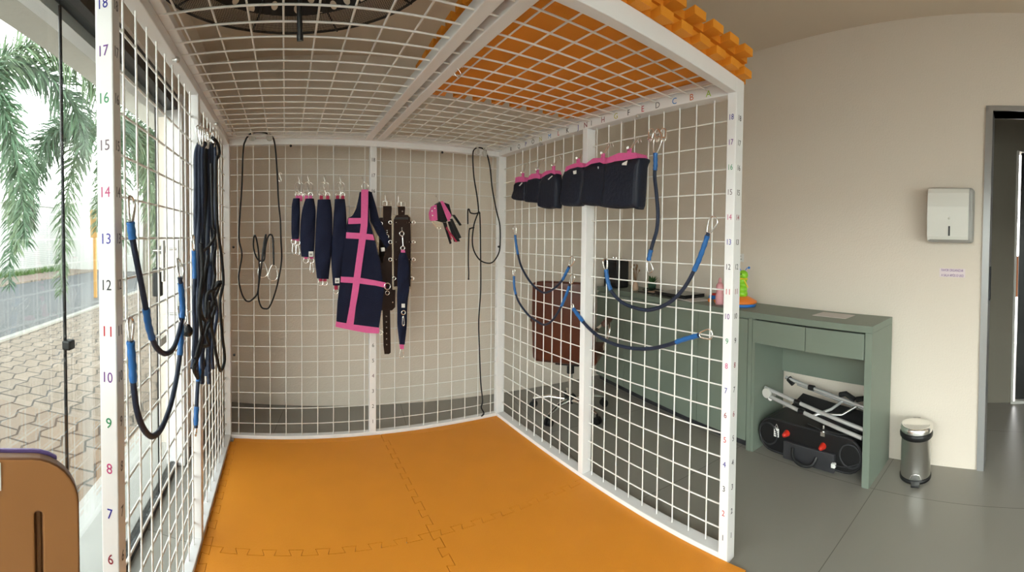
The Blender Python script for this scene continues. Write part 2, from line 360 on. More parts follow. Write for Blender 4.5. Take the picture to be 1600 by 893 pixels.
for y_, z0, z1 in ((-.735,1.10,1.30),(-.44,.84,1.30)):
    b = MB(); b.cyl((GX+.05,y_,z0),(GX+.05,y_,z1),.010,12)
    for zz in (z0+.05, z1-.05): b.cyl((GX,y_,zz),(GX+.05,y_,zz),.007,10)
    b.build('pull_handle','steel', wn)
for zz in (.78,1.25):
    b = MB(); b.box((GX-.012,-.66,zz-.02),(GX+.014,-.56,zz+.02)); b.build('glass_clamp','steel', wn, bevel=.003)
# the screen panel that slides in front of the leftmost pane, outside
b = MB(); b.add([(GX-.03,-3.2,.04),(GX-.03,-1.63,.04),(GX-.03,-1.63,1.98),(GX-.03,-3.2,1.98)], [(0,1,2,3)]); b.build('insect_screen','screen', wn)
b = MB(); b.box((-.60,-7.2,-.05),(-.285,.6,.012)); struct('trim_3', b, 'sill', bevel=.004)
# outside: eave beam, paving, road, boundary wall
b = MB(); b.box((-.335,-7.2,2.00),(-.285,-.37,2.06)); struct('eave_rail', b, 'white_metal')
b = MB(); b.box((-1.0,-7.2,2.47),(-.40,6.0,2.62)); struct('eave_slab', b, 'concrete')
b = MB(); b.prism([(-.6,-9,-.02),(-.6,14,-.02),(-3.4,14,-.02),(-3.1,1.67,-.02),(-2.6,-9,-.02)], (0,0,-.1)); struct('sidewalk_paving', b, 'pavers')
b = MB(); b.prism([(-2.5,-9,-.03),(-3.0,1.67,-.03),(-3.3,14,-.03),(-7.4,14,-.03),(-7.6,-9,-.03)], (0,0,-.1)); struct('road_asphalt', b, 'asphalt')
b = MB(); b.prism([(-3.07,1.67,-.02),(-2.57,-9,-.02),(-2.65,-9,-.02),(-3.17,1.67,-.02),(-3.47,14,-.02),(-3.37,14,-.02)], (0,0,.03)); struct('road_curb', b, 'concrete')
b = MB(); b.box((-9.4,-9,-.1),(-7.3,16,.02)); struct('verge_ground', b, 'pavers')
random.seed(4)
b = MB()
for i in range(2600):
    x = random.uniform(-9.3,-8.6) ; y = random.uniform(3,13); h = random.uniform(.08,.28); a = random.uniform(0,6.28); dx, dy = .012*math.cos(a), .012*math.sin(a); l = random.uniform(-.08,.08)
    b.add([(x-dx,y-dy,.02),(x+dx,y+dy,.02),(x+l,y+l*.5,.02+h)], [(0,1,2)])
tag(b.build('grass','grass'), 'green grass strip along the foot of the white boundary wall across the road', 'grass', kind='stuff')
b = MB(); b.box((-9.8,-9,-.1),(-9.5,15.5,2.75)); b.box((-9.85,-9,2.75),(-9.42,15.5,2.85)); struct('boundary_wall', b, 'ribbed')
b = MB(); b.box((-9.6,13.6,-.1),(-1.0,13.9,2.9)); struct('boundary_wall', b, 'white_wall')

# ------------------------------------------------------------------ palms and signpost outside
def frond(C, az, L, rise, droop, name, parent, m_, seed, leaf=.52, spread=1.0):
    rnd = random.Random(seed); d = V((math.cos(az), math.sin(az), 0)); P = []
    n = 26
    for i in range(n+1):
        t_ = i/n
        P.append(C + d*(L*spread*(1-(1-t_)**1.7)*.62) + V((0,0, rise*math.sin(min(1,t_*1.55)*math.pi*.62) - droop*t_**2.1)))
    b = MB(); b.tube(P, [.018*(1-.8*i/n)+.003 for i in range(n+1)], 5)
    for i in range(n*20):
        t_ = .13 + .87*i/(n*20); k = min(n-1, int(t_*n)); f = t_*n-k; p = P[k].lerp(P[k+1], f); T = (P[k+1]-P[k]).normalized()
        a = rnd.uniform(0, 2*math.pi); x = T.orthogonal().normalized(); y = T.cross(x)
        o = x*math.cos(a)+y*math.sin(a)
        ln = leaf*(1-.55*max(0,(t_-.6)/.4))*rnd.uniform(.65,1.1)
        dr = (o*.95 + T*.6 + V((0,0,-.2))).normalized(); q = p+dr*ln*.55; e_ = q + (dr+V((0,0,-.55))).normalized()*ln*.45
        wv_ = dr.cross(V((rnd.uniform(-1,1),rnd.uniform(-1,1),rnd.uniform(-1,1)))).normalized()*.013
        b.add([p-wv_*.6,p+wv_*.6,q+wv_,q-wv_,e_], [(0,1,2,3),(3,2,4)])
    return b.build(name, m_, parent)
def palm(px, py, dist, label, azs, seed):
    dv = ray(px, py); dv = V((dv.x, dv.y, 0)).normalized(); z = CAM.z + (375-py)/F*dist
    C = V((CAM.x+dv.x*dist, CAM.y+dv.y*dist, z)); t_ = thing('palm_tree', label, 'palm tree', (C.x, C.y, 0), 'palm trees beyond the glass wall')
    b = MB(); b.tube([(C.x,C.y,-.05),(C.x+.02,C.y,z*.5),(C.x,C.y,z-.5)], [.13,.10,.085], 12); b.build('trunk','trunk', t_)
    b = MB(); b.tube([(C.x,C.y,z-.55),(C.x,C.y,z-.3),(C.x,C.y,z+.05)], [.085,.10,.03], 12); b.build('crownshaft','palm_pale', t_)
    for i, (az, L, ri, dr) in enumerate(azs):
        frond(V((C.x,C.y,z)), az, L, ri, dr, 'frond', t_, 'palm' if i % 3 else 'palm_pale', seed+i)
    return t_
# image-left of a palm points along -U_left
lat = math.atan2(ray(120,300).y, ray(120,300).x)
LFT, RGT, NR, FRR = lat+math.pi/2, lat-math.pi/2, lat+math.pi, lat
palm(178, 215, 7.2, 'drooping green palm with fronds hanging to waist height, seen beside the numbered left cage post', [(LFT,1.5,.35,3.0),(LFT+.2,2.9,.45,2.9),(LFT-.3,2.5,.5,2.0),(RGT,1.2,.35,2.9),(RGT+.3,2.1,.4,3.0),(NR,1.5,.4,2.2),(FRR,2.0,.7,1.5),(RGT-.6,2.0,.9,1.2)], 10)
palm(-70, 150, 5.6, 'drooping green palm at the photo\'s left edge, its top fronds arching under the eave', [(RGT,3.2,.80,1.25),(RGT+.12,2.7,.55,1.2),(RGT-.2,1.5,.3,2.2),(RGT+.7,1.5,.3,2.3),(NR,1.6,.5,1.8),(LFT,2.2,.6,2.0),(FRR,2.0,.9,1.4)], 30)
palm(228, 240, 9.5, 'farther palm seen through the left cage panel behind the door handles', [(LFT,1.8,.5,2.2),(RGT,1.8,.5,2.4),(NR,1.8,.4,2.6),(LFT+.6,2,.8,1.6),(RGT-.6,2,.8,1.6),(FRR,1.8,.8,1.3)], 60)
p_ = on(1, 6.0, 149, 440)
t_ = thing('signpost', 'thin ochre wooden post with a small upright board beside the road', 'signpost', (p_.x,6.0,-.02))
b = MB(); b.box((p_.x-.03,5.97,-.02),(p_.x+.03,6.03,1.75)); b.build('post','post_wood',t_)
b = MB(); b.box((p_.x-.08,5.94,1.35),(p_.x+.08,5.97,1.98)); b.build('board','post_wood',t_, bevel=.004)

# ------------------------------------------------------------------ the cage
XL0, XL1, XR0, XR1 = -.010, .031, 1.858, 1.920
YF, YB, ZT = -1.872, .022, 1.965
tb = .042
cage = thing('therapy_cage', 'white steel mesh therapy cage with numbered posts around the orange floor mats', 'cage', (.95,-.92,0))
RW = .0034
ys = [-1.744+.0907*i for i in range(9)] + [-.909+.0903*i for i in range(9)]
zs = [.01+.1*n for n in range(1,19)]
NC = {18:'navy',17:'purple',16:'green',15:'brown',14:'pink',13:'indigo',12:'black',11:'red',10:'purple',9:'green',8:'pink',7:'navy',6:'darkred',5:'red',4:'navy',3:'black',2:'red',1:'black'}
inkn = list(INK); inkm = [INK[k] for k in inkn]
def ink(c): return inkn.index(c)
def side(x0, x1, sgn):
    b = MB()
    b.box((x0,YF,0),(x1,YF+tb,ZT)); b.box((x0,YB-tb,0),(x1,YB,ZT))
    b.box((x0,YF+tb,0),(x1,YB-tb,.040)); b.box((x0,YF+tb,ZT-.065),(x1,YB-tb,ZT)); b.box((x0,-.983,.04),(x1,-.945,ZT-.065))
    fr = b.build('side_panel','white_metal',cage, bevel=.003)
    xm = .004 if sgn > 0 else 1.897; b = MB()
    for y in ys: b.cyl((xm,y,.035),(xm,y,ZT-.06),RW,6)
    for z in zs: b.tube([(xm-sgn*RW*1.8,YF+.02,z),(xm-sgn*RW*1.8,YB-.02,z)],RW,6)
    b.build('wire_mesh','wire',fr)
    b = MB()
    for n in range(1,19):
        z = .01+.1*n
        b.text(str(n), ((x0+x1)/2, YF, z), (1,0,0), (0,0,1), .0225, ink(NC[n] if sgn > 0 else 'darkred' if n in (11,8,6,14) else 'black'), width=.031 if n > 9 else .015)
        xi = x1 if sgn > 0 else x0                                   # the face that looks into the cage
        b.text(str(n), (xi, YF+tb/2, z), (0,sgn,0), (0,0,1), .0225, ink(NC[n] if sgn < 0 else 'grey'), width=.029 if n > 9 else .0145)
    if sgn < 0:
        LT = [(1106,'A','lime'),(1080,'B','orange'),(1053,'C','sky'),(1027,'D','grey'),(1004,'E','red'),(982,'F','black'),(962,'G','olive'),(942,'H','darkred'),(924,'I','black'),(915,'N','darkred'),(903,'J','navy'),(887,'K','black'),(873,'L','red'),(859,'M','sky'),(845,'N','olive'),(833,'O','black'),(822,'P','navy'),(811,'Q','black'),(799,'R','black')]
        for px, c, k in LT:
            y = on(0, x0, px, 200).y
            b.text(c, (x0, y, ZT-.044), (0,-1,0), (0,0,1), .027, ink(k))
    b.build('numbering', inkm, fr)
    # small fixing bolts along the top rail
    for y in (-1.35,-.55):
        b = MB(); xi = x1 if sgn > 0 else x0
        b.sphere((xi+sgn*.006,y,ZT-.075),.010,10); b.cyl((xi-sgn*.01,y,ZT-.075),(xi+sgn*.004,y,ZT-.075),.005,8); b.build('bolt','steel',fr)
    return fr
side(XL0,XL1,1); side(XR0,XR1,-1)
# back panel
b = MB()
b.box((XL1,YB-tb,0),(XR0,YB,.040)); b.box((XL1,YB-tb,ZT-.07),(XR0,YB,ZT)); b.box((.928,YB-tb,.04),(.972,YB,ZT-.07))
bk = b.build('back_panel','white_metal',cage,bevel=.003)
b = MB(); xs = [.081+.102*i for i in range(9)] + [1.0+.102*i for i in range(9)]; ym = 0
for x in xs: b.cyl((x,ym-RW,.035),(x,ym-RW,ZT-.06),RW*.85,6)
for z in zs: b.tube([(XL1-.01,ym+RW,z),(XR0+.01,ym+RW,z)],RW*.8,6)
b.build('wire_mesh','wire',bk)
b = MB()
for n in range(1,19): b.text(str(n), (.950, YB-tb, .01+.1*n), (1,0,0),(0,0,1),.024, ink('brown' if n in (14,9,4) else 'black'), width=.031 if n > 9 else .015)
b.build('numbering', inkm, bk)
for x, z in ((.42,ZT-.08),(1.42,ZT-.08),(.055,1.25),(.055,.56),(1.86,1.25)): MB().sphere((x,YB-tb-.004,z),.0085,10).build('bolt','grey_dark',bk)
# roof panels
b = MB(); z0, z1 = 1.925, ZT
b.box((XL1,YF,z0-.02),(XR0,YF+tb,z1)); b.box((XL1,YB-tb-.04,z0+.005),(XR0,YB-tb,z1)); b.box((.885,YF+tb,z0),(.930,YB-tb-.04,z1)); b.box((.960,YF+tb,z0),(1.005,YB-tb-.04,z1))
b.box((XL1,YF+tb,z0+.01),(XL1+.03,YB-tb-.04,z1)); b.box((XR0-.03,YF+tb,z0+.022),(XR0,YB-tb-.04,z1))
rf = b.build('roof_panel','white_metal',cage,bevel=.003)
b = MB(); zw = 1.940
for i in range(8): b.cyl((.085+.0985*i,YF+.03,zw),(.085+.0985*i,YB-.06,zw),RW,6)
for i in range(9): b.cyl((1.05+.0965*i,YF+.03,zw),(1.05+.0965*i,YB-.06,zw),RW,6)
for k in range(-2,17): y = -1.55+.0905*k; b.cyl((XL1+.005,y,zw-RW*1.8),(XR0-.005,y,zw-RW*1.8),RW,6)
b.build('wire_mesh','wire',rf)
# ------------------------------------------------------------------ interlocking foam mats
def mat_outline(x0,y0,x1,y1, sides, gap=.0016, d=.032):
    # sides: S,E,N,W each 1 (teeth out), -1 (sockets), 0 straight
    C = [V((x0,y0,0)),V((x1,y0,0)),V((x1,y1,0)),V((x0,y1,0))]; dirs = [V((0,-1,0)),V((1,0,0)),V((0,1,0)),V((-1,0,0))]; out = []
    for i in range(4):
        a, c, o, s_ = C[i], C[(i+1)%4], dirs[i], sides[i]
        Ln = (c-a).length; n = max(1, round(Ln/.11))
        if s_ == 0: out += [a]; continue
        L = c-a; seg = [a]
        for j in range(n):
            mg = .022/Ln; pitch = (1-2*mg)/n; s0 = mg+j*pitch; f = pitch*.09; g = gap/Ln
            lo, hi = s0+pitch*.27+g*s_, s0+pitch*.73-g*s_
            sh = s_*d if s_ > 0 else -d
            seg += [a+L*lo, a+L*(lo-f)+o*(d if s_ > 0 else -d)*1, a+L*(hi+f)+o*(d if s_ > 0 else -d), a+L*hi]
        out += seg
    return out
def mat_mesh(x0,y0,x1,y1,sides,z,th=.02):
    b = MB(); b.prism([p+V((0,0,z)) for p in mat_outline(x0,y0,x1,y1,sides)], (0,0,th)); return b
FM = [((.072,-.985,.999,-.075),(1,1,0,1),'orange floor mat at the back left, beside the numbered middle post of the back panel'),
      ((1.002,-.985,1.856,-.075),(1,0,0,-1),'orange floor mat in the cage\'s back right corner under the leather belts and ropes'),
      ((.072,-1.96,.999,-.988),(1,1,-1,1),'orange floor mat nearest the camera on the left, against the left mesh panel'),
      ((1.002,-1.96,1.856,-.988),(0,0,-1,-1),'orange floor mat in the right foreground, its corner poking past the right front post')]
for (a_, sd, lb) in FM:
    b = mat_mesh(*a_, sd, .001); tag(b.build('floor_mat','mat',origin=((a_[0]+a_[2])/2,(a_[1]+a_[3])/2,0)), lb, 'floor mat', 'orange interlocking mats on the cage floor')
def strip(x0,y0,x1,y1,vert,label):
    # border strip whose sockets take the mats' teeth
    b = MB()
    if vert:
        n = max(1, round((y1-y0)/.11)); pts = [V((x0,y0,.001)),V((x1,y0,.001))]; L = y1-y0
        for j in range(n):
            mg = .022/L; pt = (1-2*mg)/n; s0 = mg+j*pt; f = pt*.09; g = .0016/L; lo, hi = s0+pt*.27-g, s0+pt*.73+g
            pts += [V((x1,y0+L*lo,.001)),V((x1-.033,y0+L*(lo-f),.001)),V((x1-.033,y0+L*(hi+f),.001)),V((x1,y0+L*hi,.001))]
        pts += [V((x1,y1,.001)),V((x0,y1,.001))]
        b.prism(pts,(0,0,.02))
    else: b.box((x0,y0,.001),(x1,y1,.021))
    tag(b.build('mat_edge_strip','mat',bevel=.0015,seg=1,origin=((x0+x1)/2,(y0+y1)/2,0)), label, 'mat edge strip', 'orange border strips along the mats')
strip(.0325,-.985,.070,-.075,True,'narrow orange border strip along the left panel, the back one of two')
strip(.0325,-1.96,.070,-.988,True,'narrow orange border strip along the left panel, the one nearer the camera')
strip(.052,-.073,.999,-.024,False,'narrow orange border strip at the foot of the back panel, left half')
strip(1.002,-.073,1.856,-.024,False,'narrow orange border strip at the foot of the back panel, right half')

# stack of spare mats lying on the cage roof
zz = ZT+.001
LB = ['lowest of the orange mats stacked on the cage roof, touching the white bars','second orange mat up in the stack on the cage roof','third orange mat up in the stack on the cage roof','topmost orange mat in the stack on the cage roof']
for i, (cx, cy, rz) in enumerate([(1.475,-1.385,-.6),(1.49,-1.34,-2.0),(1.44,-1.40,-3.2),(1.46,-1.33,.8)]):
    b = MB(); sd = (1,1,1,1) if i % 2 == 0 else (1,1,-1,-1)
    ol = mat_outline(-.475,-.475,.475,.475,sd, d=.05); b.prism([p for p in ol], (0,0,.028))
    o = b.build('foam_mat','mat',bevel=.002,seg=1); o.location = (cx,cy,zz); o.rotation_euler = (0,0,R(rz)); zz += .029
    tag(o, LB[i], 'foam mat', 'spare mats stacked on the cage roof')

# ------------------------------------------------------------------ umbrella on the roof
uc = V((.40,-1.66,ZT+.002)); um = thing('umbrella','open black umbrella with white polka dots and a net rim, lying on the cage roof','umbrella',uc)
b = MB(); n = 48; prof = [(.0,.15),(.06,.146),(.13,.120),(.20,.075),(.27,.020)]
b.lathe(prof, uc, n); b.lathe([(r,z-.002) for r, z in prof[::-1]], uc, n); b.build('canopy','dots',um)
b = MB(); b.lathe([(.27,.020),(.31,.012),(.362,.008)], uc, n); b.build('net_rim','net',um)
b = MB(); b.ring(uc+V((0,0,.010)),(0,0,1),.362,.004,64,6); b.ring(uc+V((0,0,.020)),(0,0,1),.27,.0025,48,6); b.build('rim_cord','black',um)
for k in range(8):
    a = R(20)+k*math.pi/4; b = MB(); d = V((math.cos(a),math.sin(a),0))
    b.tube([uc+d*.01+V((0,0,.140)), uc+d*.13+V((0,0,.112)), uc+d*.27+V((0,0,.016)), uc+d*.36+V((0,0,.004))], .0028, 6); b.build('rib','black',um)
b = MB(); b.cyl(uc+V((.02,.12,.115)), uc+V((.028,.20,-.075)), .008, 10); b.cyl(uc+V((.0275,.197,-.07)), uc+V((.0285,.203,-.088)), .010, 10); b.build('shaft','black',um)

# ------------------------------------------------------------------ hooks, carabiners, cords
def carabiner_mb(b, p0, p1, sidev, w_=.5, r=.0028, mi=0):
    """pear-shaped snap link from p0 (narrow, at the cord) to p1 (wide)"""
    p0, p1 = V(p0), V(p1); a = p1-p0; L = a.length; a.normalize(); s_ = V(sidev); s_ = (s_-a*s_.dot(a)).normalized(); W = L*w_*.5
    prof = [(0,.25),(.0,-.25),(.12,-.55),(.45,-.85),(.75,-1),(.93,-.7),(1,0),(.93,.7),(.75,1),(.45,.85),(.12,.55)]
    b.tube(catmull([p0+a*(L*t_)+s_*(W*k) for t_, k in prof], 3, True), r, 6, True, mi)
    return b
def shook(b, top, bot, sidev, r=.0024, k=.014, mi=0):
    top, bot = V(top), V(bot); s_ = V(sidev).normalized()
    mid = (top+bot)/2; z = V((0,0,1))
    b.tube(catmull([top+s_*k*1.2-z*k, top+s_*k*.7+z*.0, top+z*k*.4-s_*k*.1, top-s_*k*.8-z*k*.5, mid, bot+s_*k*.8+z*k*.5, bot-z*k*.4+s_*k*.1, bot-s_*k*.8, bot-s_*k+z*k], 4), r, 6, False, mi)
    return b
def cord(name, label, pts, r, ends, sleeves=(), cm='navy_rope', sm='blue', group=None, cat='elastic cord', sidev=(0,1,0), smooth=True):
    """ends: ((index 0 or -1, hook point), ...); sleeves: (t0, t1) shares of the cord's length"""
    P = catmull(pts, 8) if smooth else [V(p) for p in pts]; loc = min(P, key=lambda p: p.z)
    t_ = thing(name, label, cat, loc, group)
    b = MB(); b.tube(P, r, 8); b.build('cord', cm, t_)
    n = len(P)-1
    for s0, s1 in sleeves:
        a, c = int(s0*n), max(int(s0*n)+2, int(s1*n)); seg = P[a:c+1]; m2 = len(seg)
        b = MB(); b.tube(seg, [r*1.22*(1+.08*math.sin(i*1.7)) for i in range(m2)], 10); b.build('sleeve', sm, t_)
    for idx, h in ends:
        b = MB(); p = P[idx]; carabiner_mb(b, p, h, sidev, .62, max(.0032, r*.38)); b.build('carabiner','chrome',t_)
    return t_
XI = 1.846
def Rp(L, dx=0): return [on(0, XI-dx, *p) for p in L]
def Lp(L, dx=0): return [on(0, .045+dx, *p) for p in L]
def Bp(L, dy=0): return [on(1, -.055-dy, *p) for p in L]
g1 = 'blue sleeved elastic cords on the right mesh panel'
cord('elastic_cord','long navy elastic cord in a deep loop hung high on the right panel', Rp([(947,421),(950,440),(957,457),(972,472),(990,480),(1012,484),(1035,478),(1055,465),(1072,445),(1088,415),(1098,390),(1107,363)]), .0088,
     ((0, on(0,XI,945,404)), (-1, on(0,XI,1117,339))), ((0,.16),(.80,.985)), group=g1)
cord('elastic_cord','navy elastic cord sagging lowest on the right panel, its right end clipped at row nine', Rp([(896,482),(907,497),(920,512),(938,527),(962,538),(990,544),(1018,544),(1045,538),(1068,530),(1093,523)]), .0088,
     ((0, on(0,XI,894,475)), (-1, on(0,XI,1113,521))), ((0,.16),(.84,.99)), group=g1)
cord('elastic_cord','straight navy elastic cord dangling from the cluster of snap links on the right panel', Rp([(1024,239),(1024,258),(1023,275),(1026,305),(1028,335),(1026,360),(1020,380),(1016,395),(1013,407)],.01), .0085,
     ((0, on(0,XI-.01,1029,213)), (-1, on(0,XI-.01,1017,425))), ((0,.2),(.84,.99)), group=g1)
cord('elastic_cord','thin navy elastic cord looping above the brown office chair, upper of two there', Rp([(805,367),(807,384),(813,412),(825,435),(838,450),(851,457),(865,451),(878,438),(885,425),(890,415)]), .0068,
     ((0, on(0,XI,804,352)), (-1, on(0,XI,896,401))), ((0,.17),(.80,.98)), group=g1)
cord('elastic_cord','thin navy elastic cord looping across the brown chair back, lower of two there', Rp([(803,431),(804,450),(810,470),(824,490),(838,501),(851,507),(864,499),(876,480),(884,462),(891,443)]), .0068,
     ((0, on(0,XI,803,419)), (-1, on(0,XI,896,429))), ((0,.17),(.80,.98)), group=g1)
g2 = 'blue sleeved elastic cords on the left mesh panel'
cord('elastic_cord','thick navy elastic cord, upper of two deep loops on the left mesh panel', Lp([(204,347),(207,372),(213,405),(221,445),(228,482),(233,512),(243,540),(257,552),(270,545),(279,522),(285,490),(284,462),(281,433)],.02), .0075,
     ((0, on(0,.06,206,308)), (-1, on(0,.05,282,409))), ((0,.09),(.34,.46),(.82,.97)), group=g2)
cord('elastic_cord','thick navy elastic cord, lower of two deep loops on the left mesh panel', Lp([(204,533),(207,570),(209,605),(215,645),(226,672),(239,681),(253,667),(266,634),(275,595),(281,555),(283,520),(283,505)],.02), .0075,
     ((0, on(0,.06,204,496)), (-1, on(0,.05,285,484))), ((0,.16),(.82,.99)), group=g2)
cord('elastic_cord','blue sleeved cord hanging straight down at the front of the dark rope bundle', Lp([(303,391),(304,425),(303,470),(304,520),(302,555),(306,556)],.01), .007, ((0, on(0,.055,301,368)),), ((0,.25),), group=g2)
cord('elastic_cord','blue ended cord hanging lowest below the dark rope bundle', Lp([(331,395),(329,440),(324,500),(318,545),(310,590),(307,640),(306,668)],.015), .0075, ((-1, on(0,.06,306,680)),), ((.55,.70),(.82,.97)), group=g2)
b = MB(); c_ = on(0,.05,293,517); b.sphere(c_,.020,12); b.sphere(c_+V((0,0,.012)),.013,10)
t_ = thing('rope_stopper','round black stopper knob clipped on the left panel next to the rope bundle','stopper',c_-V((0,0,.02))); b.build('knob','black',t_)
b = MB(); shook(b, on(0,.045,293,484), c_+V((0,0,.02)), (0,1,0), .002, .01); b.build('hook','chrome',t_)
# dark rope bundle
g3 = 'dark ropes bundled at the far end of the left panel'
bx0 = [306,311,316,321,326,331,336]
for i, x in enumerate(bx0):
    rnd = random.Random(i+3); dx = .012*(i % 3)
    pts = [(x+6-(i*1.2),224),(x,240),(x,290),(x+rnd.uniform(-1,1),340),(x+rnd.uniform(-2,2),390),(x+rnd.uniform(-4,3),440),(x+rnd.uniform(-4,4),490),(x+rnd.uniform(-5,2),540),(x-3+rnd.uniform(-3,3),575+12*(i % 3))]
    cord('hanging_rope','straight dark rope in the bundle on the left panel, %s from the front post' % ['first','second','third','fourth','fifth','sixth','last'][i], Lp(pts,dx), .0088,
         ((0, on(0,.045,312+i*3.4,204+(i % 2)*7)),), ((.0,.03),), 'navy_rope' if i != 3 else 'black_rope', 'black', g3, 'rope')
tang = [([(332,215),(340,224),(343,240),(338,252),(337,290),(339,340),(342,370),(346,400),(349,440),(344,470),(347,520),(351,560),(345,579),(339,560),(334,530),(328,500),(326,470)],'thin black rope at the back of the bundle, ending in a long pointed loop', .0065),
        ([(330,255),(331,300),(333,350),(336,360),(334,372),(326,385),(317,392)],'short black cord crossing the bundle at row twelve', .005),
        ([(335,360),(337,385),(333,405),(336,430),(332,455),(336,480),(330,500),(322,520),(326,538),(314,540)],'kinked black cord with knots hanging on the bundle\'s right side', .006),
        ([(325,400),(318,440),(313,480),(322,500),(334,470),(345,440),(336,452),(324,460),(321,500),(310,545),(306,560)],'tangled black cord wound around the middle of the bundle', .006),
        ([(314,380),(316,430),(311,480),(316,530),(308,560),(303,575),(309,590)],'loose black cord slack behind the blue sleeves in the bundle', .006)]
for pts, lb, r in tang: cord('tangled_rope', lb, Lp(pts,.075), r, (), (), 'black_rope', 'black', g3, 'rope')
b = MB(); kp = on(0,.12,342,442); b.sphere(kp,.014,10,(1,1,.8)); b.sphere(kp+V((-.01,.012,-.006)),.011,10)
tag(b.build('rope_knot','black_rope',origin=kp-V((0,0,.014))),'black rope knot beside the bundle near the cage corner','knot')
# snap links over the bundle
g4 = 'snap links above the rope bundle'
for i in range(5):
    a = on(0,.05+.012*(i%2),309+i*4.6,196+i*2.6); c = a+V((.006,.012*((-1)**i),-.075)); o = thing('snap_link','chrome snap link above the rope bundle, %s from the front post' % ['first','second','third','fourth','fifth'][i],'snap link',c,g4)
    b = MB(); carabiner_mb(b, c, a, (.3,1,0), .45, .0028); b.build('body','chrome',o)
# cluster of snap links on the right panel
for i, (px, py, lb) in enumerate([(1018,203,'leftmost chrome snap link in the cluster under letter C'),(1027,204,'middle chrome snap link in the cluster under letter C, holding the straight cord'),(1036,203,'rightmost chrome snap link in the cluster under letter C')]):
    a = on(0,XI,px,py-2); c = on(0,XI-.004,px+(i-1)*2,py+17); o = thing('snap_link',lb,'snap link',c,'snap links under letter C'); b = MB(); carabiner_mb(b,c,a,(0,1,0),.5,.0032); b.build('body','chrome',o)
    b = MB(); b.cyl(c+V((0,-.012,.012)), c+V((0,.012,.012)), .007, 10); b.build('swivel','chrome',o)

# ropes with pulleys at the back
def pulley(px, py, label, group='pulleys on the cage top rail'):
    c = on(1,-.07,px,py); t_ = thing('pulley',label,'pulley',c-V((0,0,.03)),group)
    b = MB(); b.tube([c+V((0,-.006,0)),c+V((0,.006,0))],.020,20); b.build('wheel','acrylic',t_)
    b = MB(); b.box(c+V((-.004,-.012,-.012)),c+V((.004,-.009,.03))); b.box(c+V((-.004,.009,-.012)),c+V((.004,.012,.03))); b.cyl(c+V((0,-.014,0)),c+V((0,.014,0)),.004,8); b.build('bracket','steel',t_)
    b = MB(); shook(b,(c.x,c.y,1.937),c+V((0,0,.032)),(1,0,0),.0024,.010); b.build('hook','chrome',t_)
pulley(394,215,'clear pulley wheel at the back left top rail, left of its pair'); pulley(421,215,'clear pulley wheel at the back left top rail, right of its pair')
pulley(745,237,'clear pulley wheel in the back right corner, left of its pair'); pulley(757,240,'clear pulley wheel in the back right corner, right of its pair')
P = [(409.5,409),(410.5,396),(413.5,374),(415.5,366),(415,375),(413,388),(410,404),(407,425),(405,440),(402,458),(395,467),(389,470.7),(383,468),(377,456),(373,432),(378,399),(374,377),(373.5,360),(375,333),(378,289),(380,235),(383.7,219),(389,211),(396,207),(405.5,206.5),(416.4,208),(425,213),(429.5,226),(433,267),(435,311),(438,344),(439,375),(440,404),(436,432),(429.5,458),(421,479),(414,482),(407.7,478),(403.5,462),(404.5,436),(405,410),(403,386),(399,368),(396.5,372),(396.5,388),(401,402),(407,407.5),(412.5,406),(414,396),(415,385),(418,372),(421,366.5),(425,367.5),(426.7,376),(427.3,395),(427.8,414)]
cord('pulley_rope','long black rope over two pulleys at the back left, its end coiled', Bp(P,.01), .0052, ((-1, on(1,-.065,425.5,438)),(0, on(1,-.065,411,433))), ((.005,.04),(.955,.99)), 'black_rope','grey_dark',None,'rope',(1,0,0))
P = [(731,350),(731,329),(733,327),(735,332),(741,333.5),(747,332),(747.5,326),(745,304),(740.4,275.5),(738.7,243),(741.5,233),(749,230.5),(756,233),(760,238),(765.5,260),(769,293),(775,326),(781,352),(781.5,380),(779,396),(770,409),(760,410.5),(749,405),(740.4,391),(738,374),(740.4,352),(744,340),(747,333)]
cord('pulley_rope','thin black rope looped over two pulleys in the back right corner', Bp(P,.012), .0048, (), (), 'black_rope','black',None,'rope')
cord('hanging_rope','thin black rope in the back right corner hanging down to the floor', Bp([(748,330),(750,341),(751,405),(751,454),(748.7,487),(748,509),(749,542),(751,595),(754,625),(752,636),(756,645),(752,650)],.0), .0048, (), ((.05,.06),(.93,.97)), 'black_rope','black',None,'rope')
cord('hanging_rope','short black rope ending in a thick knot at row eleven, by the back right corner', Bp([(733,357),(741,355),(735,357),(732.8,363),(731.7,405),(732.3,426),(732,437)],.02), .0045, (), ((.955,.999),), 'black_rope','black',None,'rope')
b = MB(); t_ = thing('s_hook','single bare steel hook on the back wires right of the long rope loop','hook',on(1,-.03,438,283)); shook(b,on(1,-.02,438,270),on(1,-.02,438,283),(1,0,0),.0022,.008); b.build('body','chrome',t_)
b = MB(); p_ = V((*on(2,1.90,716,118).xy,1.90)); t_ = thing('s_hook','thin bare steel hook dangling from the roof wires under the spare mats','hook',p_); shook(b,p_+V((0,0,.045)),p_,(1,0,0),.0018,.014); b.build('body','chrome',t_)

